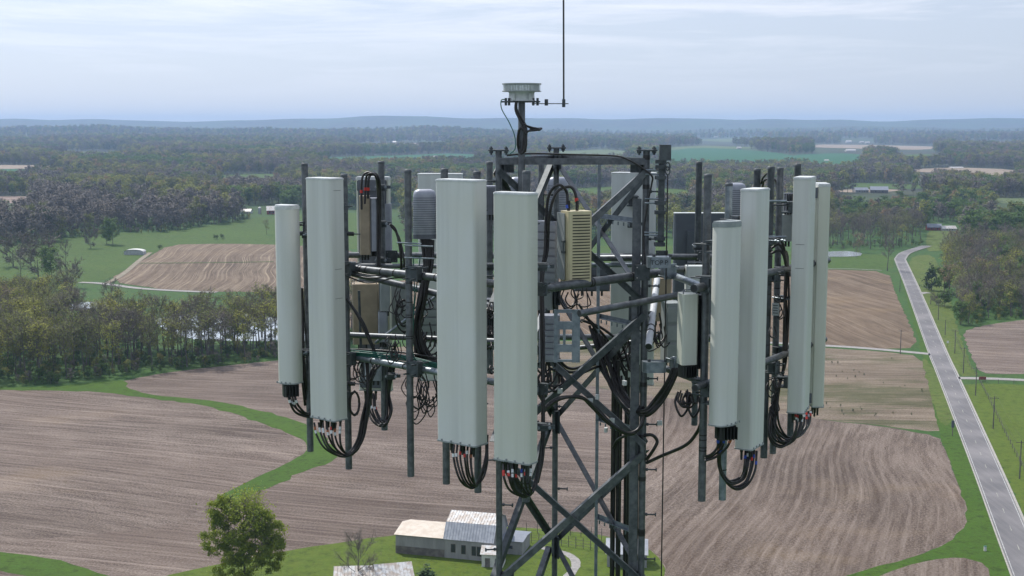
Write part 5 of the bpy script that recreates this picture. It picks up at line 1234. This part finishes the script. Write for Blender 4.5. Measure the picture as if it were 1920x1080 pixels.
# black wrapped bundle on beacon post
fan([(969, 181, 12.2), (967, 205, 12.2), (975, 228, 12.2), (984, 245, 12.2), (980, 285, 12.22)], [(970, 181, 12.2), (969, 205, 12.2), (980, 226, 12.2), (988, 243, 12.2), (985, 285, 12.22)], 3, .011, 'black power cable hanging from the beacon', 'beacon power cables', jit=1)
fan([(985, 235, 12.15), (1003, 240, 12.15), (1016, 241, 12.15), (1006, 244, 12.15), (988, 246, 12.15)], [(982, 232, 12.15), (1000, 243, 12.15), (1013, 243, 12.15), (1000, 240, 12.15), (986, 250, 12.15)], 2, .009, 'stiff black cable loop sticking out of the beacon post', 'loops on the beacon post', jit=.5)
cable([(950, 187, 12.25), (940, 188, 12.2), (941, 205, 12.2), (955, 230, 12.2), (965, 255, 12.2), (966, 278, 12.2), (956, 289, 12.25)], .005, 'fibre', 'thin dark green wire curving left of the beacon post')
cable([(950, 291, 12.32), (1000, 288, 12.34), (1080, 290, 12.34), (1148, 292, 12.34), (1170, 296, 12.3), (1200, 312, 12.3), (1222, 330, 12.3), (1222, 345, 12.32), (1215, 380, 12.33), (1207, 440, 12.33), (1210, 500, 12.3)], .009, 'rubber', 'black cable lying along the top beam and down the right leg')
# right leg and mast interior
fan([(1016, 776, 11.7), (1045, 752, 11.9), (1085, 743, 12.1), (1110, 762, 12.2), (1140, 792, 12.2), (1170, 812, 12.2), (1195, 808, 12.25), (1204, 790, 12.28)], [(1018, 766, 11.7), (1048, 745, 11.9), (1092, 746, 12.1), (1122, 768, 12.2), (1152, 798, 12.2), (1182, 815, 12.2), (1200, 800, 12.25), (1208, 780, 12.28)], 4, .0135, 'black cable swinging from the nearest antenna across the braces', 'cables swinging across the braces', jit=1.5)
fan([(1262, 690, 12.2), (1246, 722, 12.2), (1226, 752, 12.25), (1206, 768, 12.28), (1188, 762, 12.6)], [(1274, 690, 12.2), (1256, 728, 12.2), (1236, 760, 12.25), (1210, 780, 12.28), (1186, 772, 12.6)], 6, .014, 'black cable sweeping from the right frame to the mast leg', 'cables sweeping to the right leg', jit=2)
fan([(1105, 610, 13.0), (1128, 680, 12.9), (1150, 735, 12.8), (1175, 770, 12.6), (1200, 772, 12.35)], [(1140, 640, 13.0), (1160, 700, 12.9), (1172, 740, 12.8), (1190, 760, 12.6), (1206, 764, 12.35)], 7, .014, 'black cable curving through the mast to the right leg', 'cables curving through the mast', jit=2.5)
fan([(1028, 640, 12.8), (1060, 690, 12.9), (1100, 680, 13.), (1150, 650, 13.1)], [(1030, 690, 12.8), (1070, 704, 12.9), (1120, 690, 13.), (1150, 680, 13.1)], 4, .014, 'black cable sagging behind the ladder bracket', 'cables behind the ladder bracket', jit=3)
fan([(1090, 600, 12.9), (1130, 615, 13.), (1165, 650, 13.1), (1180, 690, 13.1)], [(1085, 570, 12.9), (1115, 620, 13.), (1140, 660, 13.1), (1165, 720, 13.1)], 3, .014, 'black hose inside the upper mast', 'hoses inside the upper mast', jit=2)
cable([(1212, 868, 12.4), (1240, 855, 12.3), (1285, 835, 12.), (1306, 812, 11.9), (1316, 790, 11.8)], .017, 'rubber', 'thick black cable bridging mast leg and thick right pipe')
cable([(1212, 862, 12.4), (1226, 842, 12.35), (1232, 826, 12.35), (1220, 815, 12.35), (1196, 820, 12.4)], .017, 'rubber', 'thick black cable bent out right of the mast leg')
cable([(1150, 840, 12.9), (1158, 825, 12.8), (1180, 815, 12.6), (1205, 818, 12.35)], .015, 'rubber', 'black cable hooked over the lower cable hanger')
for i, (px, Y, r) in enumerate(((1151, 12.95, .021), (1160, 12.9, .021), (1172, 12.85, .016), (1179, 13.0, .02), (1188, 12.8, .016), (1196, 12.65, .014), (1147, 13.05, .01), (1166, 13.1, .012))):
    p = W(px, 730 + 9 * (i % 3), Y); R = random.Random(i)
    P = [Vector((p.x + R.uniform(-.012, .012) * (1 if z < CZ - 2.2 else 0), Y, z)) for z in np.linspace(CZ - 2.3 - .1 * (i % 4), .3, 30)]
    MB().tube(spline(P, 2), r, 8).build('feeder_cable', M['rubber'], None, 'thick black feeder cable running down inside the mast', 'cable', 'feeder cables down the mast')
for i, (px, py) in enumerate(((1213, 295), (1213, 350), (1214, 897), (1213, 1000), (1213, 995), (1213, 720))):
    c = W(px, py, 12.4); MB().tube([(XR, 12.4, c.z - .022), (XR, 12.4, c.z + .022)], .0365, 12).build('tape_wrap', M['rubber'], tower)

# ================================================================ FARM AND FAR BUILDINGS
M['tin'] = simple('weathered_tin_roof', (.36, .37, .40), (.50, .51, .53), .9, .45, .3, vscale=(1, 1, 1))
M['tin_white'] = simple('bright_tin_roof', (.50, .50, .50), (.36, .31, .27), 1.1, .5, .1, lo=.42, hi=.6)
M['tin_rust'] = simple('rust_washed_roof', (.56, .50, .42), (.48, .40, .32), .8, .6)
M['plank'] = simple('grey_board_wall', (.22, .22, .22), (.30, .30, .30), .7, .85, vscale=(1, 1, .2))
M['plank_dark'] = simple('weathered_dark_boards', (.10, .09, .085), (.17, .155, .14), .9, .9)
M['white_wall'] = simple('white_board_wall', (.62, .62, .60), (.52, .52, .50), 1.2, .7)
M['red_wall'] = simple('red_barn_wall', (.20, .035, .03), (.26, .05, .04), 1.0, .8)
M['blue_roof'] = simple('slate_blue_roof', (.16, .18, .22), (.20, .22, .26), .5, .6)
M['glass'] = simple('dark_window', (.03, .035, .04), None, 3, .2)
def local(p, ang):
    c, s_ = math.cos(ang), math.sin(ang); return lambda a, b_, z: Vector((p.x + a * c - b_ * s_, p.y + a * s_ + b_ * c, p.z + z))
def gable(name, label, cat, p, ang, L_, Wd, hw, hr, wall, roof, gambrel=False, windows=(), door=None, ribs=0, chimney=False, small=False, group=None, over=.25, base=None):
    """p = front left corner; L_ along the front, Wd deep, hw eaves, hr ridge"""
    o = thing(name, p, label, cat, group); f = local(p, ang); fl = local(Vector((0, 0, 0)), ang)
    pr = [(0, 0), (0, hw)] + ([(Wd * .17, hw + (hr - hw) * .68)] if gambrel else []) + [(Wd / 2, hr)] + ([(Wd * .83, hw + (hr - hw) * .68)] if gambrel else []) + [(Wd, hw), (Wd, 0)]
    w = MB(); n = len(pr); vs = [f(a, b_, z) for a in (0, L_) for b_, z in pr]
    w.add(vs, [(i, (i + 1) % n, (i + 1) % n + n, i + n) for i in range(n)] + [tuple(range(n))[::-1], tuple(range(n, 2 * n))]); w.build('wall', M[wall], o)
    seg = pr[1:-1]
    for i in range(len(seg) - 1):
        (b0_, z0), (b1_, z1) = seg[i], seg[i + 1]; d = Vector((0, b1_ - b0_, z1 - z0)); ln_ = d.length; nn = Vector((0, -d.z, d.y)) / ln_; d = d / ln_
        e0 = (b0_ - d.y * (over if i == 0 else 0), z0 - d.z * (over if i == 0 else 0)); e1 = (b1_ + d.y * (over if i == len(seg) - 2 else 0), z1 + d.z * (over if i == len(seg) - 2 else 0)); t_ = .07
        if nn.z < 0: nn = -nn
        V = [f(a, b_ + nn.y * k, z + nn.z * k) for a in (-over, L_ + over) for (b_, z) in (e0, e1) for k in (.01, t_)]
        R_ = MB().add(V, [(0, 2, 3, 1), (4, 5, 7, 6), (0, 1, 5, 4), (2, 6, 7, 3), (1, 3, 7, 5), (0, 4, 6, 2)])
        top = isinstance(roof, tuple)
        rm = (roof[0] if (i in (1, 2) and gambrel) else roof[1]) if top else roof
        if ribs:
            k = int((L_ + 2 * over) / ribs)
            for j in range(k + 1):
                a = -over + j * ribs; q0 = f(a, e0[0] + nn.y * (t_ + .01), e0[1] + nn.z * (t_ + .01)); q1 = f(a, e1[0] + nn.y * (t_ + .01), e1[1] + nn.z * (t_ + .01)); R_.tube([q0, q1], .05, 4, smooth=False)
        R_.build('roof', M[rm], o)
    for (a, z, ww, hh) in windows:
        fr_ = MB(); fr_.add([f(a + x, -.04 + y, z + k) for x in (-ww / 2 - .08, ww / 2 + .08) for y in (0, .08) for k in (-hh / 2 - .08, hh / 2 + .08)], [(0, 1, 3, 2), (4, 6, 7, 5), (0, 4, 5, 1), (2, 3, 7, 6), (1, 5, 7, 3), (0, 2, 6, 4)]); fr_.build('window', M['plank_dark' if wall != 'white_wall' else 'plank'], o)
        g_ = MB(); g_.add([f(a + x, -.05, z + k) for x, k in ((-ww / 2, -hh / 2), (ww / 2, -hh / 2), (ww / 2, hh / 2), (-ww / 2, hh / 2))], [(0, 1, 2, 3)]); g_.build('window_pane', M['glass'], o)
    if door:
        a, ww, hh = door; MB().add([f(a + x, y, z) for x in (-ww / 2, ww / 2) for y in (-.06, .02) for z in (0, hh)], [(0, 1, 3, 2), (4, 6, 7, 5), (0, 4, 5, 1), (2, 3, 7, 6), (1, 5, 7, 3), (0, 2, 6, 4)]).build('door', M['plank_dark'], o)
    if base: MB().add([f(a, b_, z) for a in (-.02, L_ * base[0]) for b_ in (-.03, .02) for z in (0, base[1])], [(0, 1, 3, 2), (4, 6, 7, 5), (0, 4, 5, 1), (2, 3, 7, 6), (1, 5, 7, 3), (0, 2, 6, 4)]).build('lower_dark_strip', M['plank_dark'], o)  # darker strip along the foot of the front wall
    if chimney: c = f(L_ * .7, Wd * .5, hr + .3); MB().box(c, (.7, .7, 1.4), RZ(ang)).build('chimney', M['red_wall'], o)
    return o
a0 = math.radians(-15)
p = G(742, 1037); 
gable('barn_wing', 'low grey wing with rust washed flat pitched roof left of the barn', 'barn', p, a0, 9.7, 9.0, 3.7, 4.7, 'plank', 'tin_rust', base=(.99, 1.5))
f = local(p, a0); q = f(9.75, -.1, 0); q.z = 0
gable('barn', 'grey gambrel roofed barn with a bright upper roof in the farmyard', 'barn', q, a0, 9.2, 10.0, 3.8, 7.6, 'plank', ('tin_white', 'tin'), True, windows=((1.6, 2.0, .75, 1.5), (3.6, 1.9, .75, 1.6), (5.6, 1.8, .75, 1.7), (6.6, 1.8, .7, 1.7)), ribs=.55)
g2 = local(q, a0); lq = g2(9.3, 5.0, 0)
gable('lean_to', 'low grey lean to shed behind the right end of the barn', 'shed', lq, a0, 4.2, 6, 2.6, 2.9, 'plank', 'blue_roof', windows=((2.0, 1.4, .6, .5),))
gable('small_shed', 'tiny white shed with gable roof before the barn end', 'shed', G(903, 1063), math.radians(-8), 3.9, 3.4, 2.5, 3.5, 'white_wall', 'tin_white', windows=((2.8, 1.3, .5, .7),), door=(1.1, .9, 1.7))
gable('farmhouse', 'white metal roof of the farmhouse at the bottom edge', 'house', G(627, 1136), math.radians(4), 12.5, 9, 3.0, 5.2, 'white_wall', 'tin_white', ribs=.6, chimney=False)
gable('house_wing', 'gabled wing of the farmhouse roof at the bottom edge', 'house', G(712, 1142), math.radians(14), 6.0, 10, 3.2, 5.9, 'white_wall', 'tin_white', ribs=.6)
gable('grey_shed', 'grey shed partly hidden behind the right mast leg', 'shed', G(1138, 1063), math.radians(-5), 7.2, 5, 2.6, 4.6, 'plank', 'tin', )
# pen fence of slender posts
pen = thing('pen_fence', G(1035, 1026), 'dark post and rail pen fence right of the barn', 'fence')
def fence_line(parent, pts, h, gap, mat, rails=(0.5, .9), r=.07, rr=.03, pname='post'):
    P = [G(*q_) for q_ in pts]; P = resample(P, gap); 
    for i, a in enumerate(P):
        a.z = float(hgt(a.x, a.y)); MB().tube([a, a + Vector((0, 0, h))], r, 5).build(pname, M[mat], parent)
    for z in rails:
        MB().tube([a + Vector((0, 0, h * z)) for a in P], rr, 4, smooth=False).build('rail', M[mat], parent)
fence_line(pen, [(968, 1022), (1000, 1019), (1040, 1022), (1110, 1032), (1148, 1040)], 2.2, 1.5, 'plank_dark', (.25, .5, .75))
fence_line(pen, [(966, 1003), (1020, 1001), (1080, 1006), (1140, 1016)], 2.4, 2.2, 'plank_dark', (.3, .6))
# roadside fence, poles, signs
fe = thing('paddock_fence', G(1843, 715), 'long line of fence posts edging the green paddock', 'fence')
fence_line(fe, [(1838, 718), (1842, 727), (1866, 775), (1888, 822), (1915, 873), (1960, 960)], 1.3, 4.2, 'plank_dark', (.6, .95), .08, .02)
fence_line(fe, [(1843, 717.5), (1880, 719.5), (1925, 722), (1980, 725)], 1.3, 4.5, 'plank_dark', (.6, .95), .08, .02)
fe2 = thing('field_fence', G(1806, 652), 'thin fence line behind the poles by the brown field', 'fence')
fence_line(fe2, [(1790, 628), (1803, 660), (1822, 695), (1834, 704)], 1.2, 6, 'plank_dark', (.9,), .06, .02)
poles = [(1911.5, 898, 827), (1862, 804, 744), (1829, 742, 689), (1806, 700, 651), (1790, 663, 619), (1772, 628, 600), (1759, 600, 563), (1745, 571, 552), (1688, 664, 619), (1687, 548, 524)]
lbs = ['nearest utility pole in the paddock by the road', 'second utility pole up the road, beside the paddock fence', 'third utility pole, beside the pale driveway', 'utility pole left of the brown right field', 'utility pole below the right wood corner', 'short utility pole beside the roadside brush', 'utility pole before the dark wood edge', 'utility pole near the gravel entrance', 'utility pole on the tan field side of the road, above the side road', 'small pole at the top corner of the tan field']
tops = []
for (px, yb, yt), lb in zip(poles, lbs):
    b_ = G(px, yb); h = (yb - yt) / FPX * math.hypot(b_.y, 80) * 1.03; o = thing('utility_pole', b_, lb, 'utility pole')
    MB().tube([b_, b_ + Vector((0, 0, h))], [.17, .11], 7).build('pole', M['plank_dark'], o)
    if h > 6.5: MB().box(b_ + Vector((0, 0, h - .5)), (2.3, .12, .12), RZ(-.2)).build('crossarm', M['plank_dark'], o); 
    tops.append(b_ + Vector((0, 0, h - .4)))
for i in range(7):
    for s_ in (-.9, .9):
        if i > 4 and s_ > 0: continue
        a, b_ = tops[i] + Vector((s_, 0, 0)), tops[i + 1] + Vector((s_, 0, 0)); c = (a + b_) / 2 - Vector((0, 0, .8))
        MB().tube(spline([a, c, b_], 5), .018, 4).build('power_line', M['black'], None, 'thin power line strung along the road poles', 'power line', 'power lines along the road')
b_ = G(1785.5, 818); o = thing('road_sign', b_, 'grey blue notice board on a post left of the road', 'sign')
MB().tube([b_, b_ + Vector((0, 0, 4.2))], .12, 6).build('post', M['plank_dark'], o); MB().box(b_ + Vector((0, -.1, 3.2)), (.75, .12, 1.8)).build('board', M['grey_panel'], o)
b_ = G(1842, 715); o = thing('yard_sign', b_, 'low dark red sign at the driveway corner', 'sign')
MB().box(b_ + Vector((0, 0, 1.0)), (2.2, .12, .95)).build('board', M['red_wall'], o)
for s_ in (-.9, .9): MB().tube([b_ + Vector((s_, 0, 0)), b_ + Vector((s_, 0, .6))], .06, 5).build('post', M['plank_dark'], o)
b_ = G(1776.5, 652); o = thing('road_sign', b_, 'small white road sign below the roadside trees', 'sign')
MB().tube([b_, b_ + Vector((0, 0, 2.4))], .05, 5).build('post', M['steel'], o); MB().box(b_ + Vector((0, -.06, 2.1)), (.7, .04, .8)).build('board', M['white'], o)
b_ = G(1742, 676); o = thing('road_sign', b_, 'small sign post at the side road junction', 'sign')
MB().tube([b_, b_ + Vector((0, 0, 2.4))], .05, 5).build('post', M['steel_dark'], o); MB().box(b_ + Vector((0, -.06, 2.1)), (.65, .04, .65), Matrix.Rotation(.785, 3, 'Y')).build('board', M['grey_panel'], o)
b_ = G(1847, 1033); o = thing('pedestal', b_, 'small white utility pedestal in the grass by the road', 'pedestal')
MB().box(b_ + Vector((0, 0, .45)), (.45, .4, .9), bev=.05).build('body', M['white_wall'], o); MB().box(b_ + Vector((0, 0, .93)), (.5, .45, .08), bev=.05).build('lid', M['fibre'], o)
# far farms
b_ = G(232, 478)
o = thing('pole_shed', b_, 'long low white shed with a curved roof in the left pasture', 'shed'); Ls = 37 / FPX * b_.y; hS = 10 / FPX * b_.y
arc = [(Ls / 2 * (1 - math.cos(a)), hS * .55 + hS * .45 * math.sin(a)) for a in [math.pi * k / 8 for k in range(9)]]
w = MB(); ol = [(0, 0)] + arc + [(Ls, 0)]; n = len(ol); w.add([b_ + Vector((x, y, z)) for y in (0, 6) for x, z in ol], [tuple(range(n)), tuple(range(n, 2 * n))[::-1]] + [(i, (i + 1) % n, (i + 1) % n + n, i + n) for i in range(n)]); w.build('wall', M['tin'], o)
w = MB(); w.add([b_ + Vector((x, y, z + .12)) for y in (-.4, 6.4) for x, z in arc], [(i, i + 1, i + 1 + len(arc), i + len(arc)) for i in range(len(arc) - 1)]); w.build('roof', M['white_wall'], o)
def far_house(px, pyb, wpx, hpx, ang, wall, roof, label, cat='house', group=None, deep=.7, win=True):
    b_ = G(px - wpx / 2, pyb); k = math.hypot(b_.y, 80) / FPX; Lh, h = wpx * k, hpx * k
    return gable(cat.replace(' ', '_'), label, cat, b_, ang, Lh, max(5, Lh * deep), h * .5, h, wall, roof, windows=((Lh * .3, h * .25, h * .16, h * .2), (Lh * .7, h * .25, h * .16, h * .2)) if win else (), over=.4, group=group, door=(Lh * .5, h * .14, h * .36) if win else None)
far_house(509, 402, 17, 15, .2, 'red_wall', 'tin_white', 'red barn with white roof at the top of the left pasture', 'barn', deep=1.2)
far_house(460, 400, 20, 8, -.1, 'white_wall', 'tin_white', 'low white farm building left of the silo', 'farm building')
b_ = G(487, 401); o = thing('silo', b_, 'grey silo beside the red barn on the left', 'silo'); k = math.hypot(b_.y, 80) / FPX
MB().tube([b_, b_ + Vector((0, 0, 11 * k))], 3 * k, 18).build('cylinder_wall', M['tin'], o); MB().tube([b_ + Vector((0, 0, 11 * k)), b_ + Vector((0, 0, 12.6 * k)), b_ + Vector((0, 0, 13.3 * k))], [3.1 * k, 2 * k, .3 * k], 18).build('dome_roof', M['white_wall'], o)
far_house(1752, 432, 26, 12, -.1, 'red_wall', 'blue_roof', 'red barn near the road bend on the right', 'barn')
far_house(1781, 433, 26, 9, .05, 'white_wall', 'tin_white', 'long white shed beside the red barn on the right', 'shed')
far_house(1617, 361, 25, 9, .1, 'plank', 'blue_roof', 'grey roofed farmhouse among trees on the right', 'house')
far_house(1648, 362, 32, 12, -.2, 'plank_dark', 'blue_roof', 'dark large farmhouse with several gables on the right', 'house')
far_house(1765, 349, 11, 5, 0, 'white_wall', 'tin_white', 'white shed beside dark trees on the far right', 'shed')
far_house(1886, 358, 14, 5, 0, 'white_wall', 'tin_white', 'white house half hidden near the right edge', 'house')
far_house(1778, 377, 14, 8, .3, 'white_wall', 'blue_roof', 'pale blue house in the green belt', 'house')
far_house(1740, 374, 10, 8, -.3, 'white_wall', 'blue_roof', 'narrow pale house in the green belt', 'house')
far_house(1795, 316, 24, 3, 0, 'white_wall', 'tin_white', 'long white building above the tan right field', 'farm building')
far_house(1592, 268, 10, 5, 0, 'white_wall', 'tin_white', 'white farmhouse on the far tan field', 'house')
far_house(1617, 268, 8, 3, .2, 'white_wall', 'tin_white', 'first small shed right of the far white farmhouse', 'shed')
far_house(1627, 269, 8, 3.5, 0, 'white_wall', 'tin_white', 'second small shed right of the far white farmhouse', 'shed')
far_house(1596, 284, 18, 4, 0, 'white_wall', 'tin_white', 'low white farm by the emerald crop field', 'farm building')
far_house(1386, 279, 8, 4, 0, 'white_wall', 'tin_white', 'white roofed house above the long emerald field', 'house')
far_house(818, 296, 10, 4, 0, 'white_wall', 'tin_white', 'white farm above the broad centre antenna', 'farm building')
far_house(1176, 266, 14, 3, 0, 'white_wall', 'tin_white', 'white barn left of the hoist block', 'farm building')
RH = random.Random(4)
for i in range(26):
    px, py = [(1053, 254), (1140, 262), (1132, 263), (1235, 253), (1246, 252), (1258, 253), (860, 262), (640, 272), (107, 259), (15, 273), (250, 259), (1400, 252), (1250, 254), (1340, 258), (1495, 262), (1667, 263), (1680, 296), (1550, 302), (1855, 300), (395, 390), (560, 300), (740, 268), (990, 268), (1020, 258), (1108, 256), (1590, 316)][i]
    far_house(px, py, RH.uniform(5, 11), RH.uniform(2.2, 3.4), RH.uniform(-.4, .4), 'white_wall', 'tin_white', 'tiny white building far off among the hazy woods', 'building', 'tiny far white buildings', win=False)
# ================================================================ AIR
m = bpy.data.materials.new('haze'); m.use_nodes = True; t = m.node_tree; t.nodes.clear()
o_ = t.nodes.new('ShaderNodeOutputMaterial'); pv = t.nodes.new('ShaderNodeVolumePrincipled')
pv.inputs['Color'].default_value = (.46, .65, .96, 1); pv.inputs['Density'].default_value = 0.00009; pv.inputs['Anisotropy'].default_value = .15
t.links.new(pv.outputs[0], o_.inputs['Volume'])
hz = MB(); hz.box((0, 7000, 80), (30000, 15400, 172)).build('haze', m, None, 'pale blue haze over the far land', 'haze', kind='stuff')
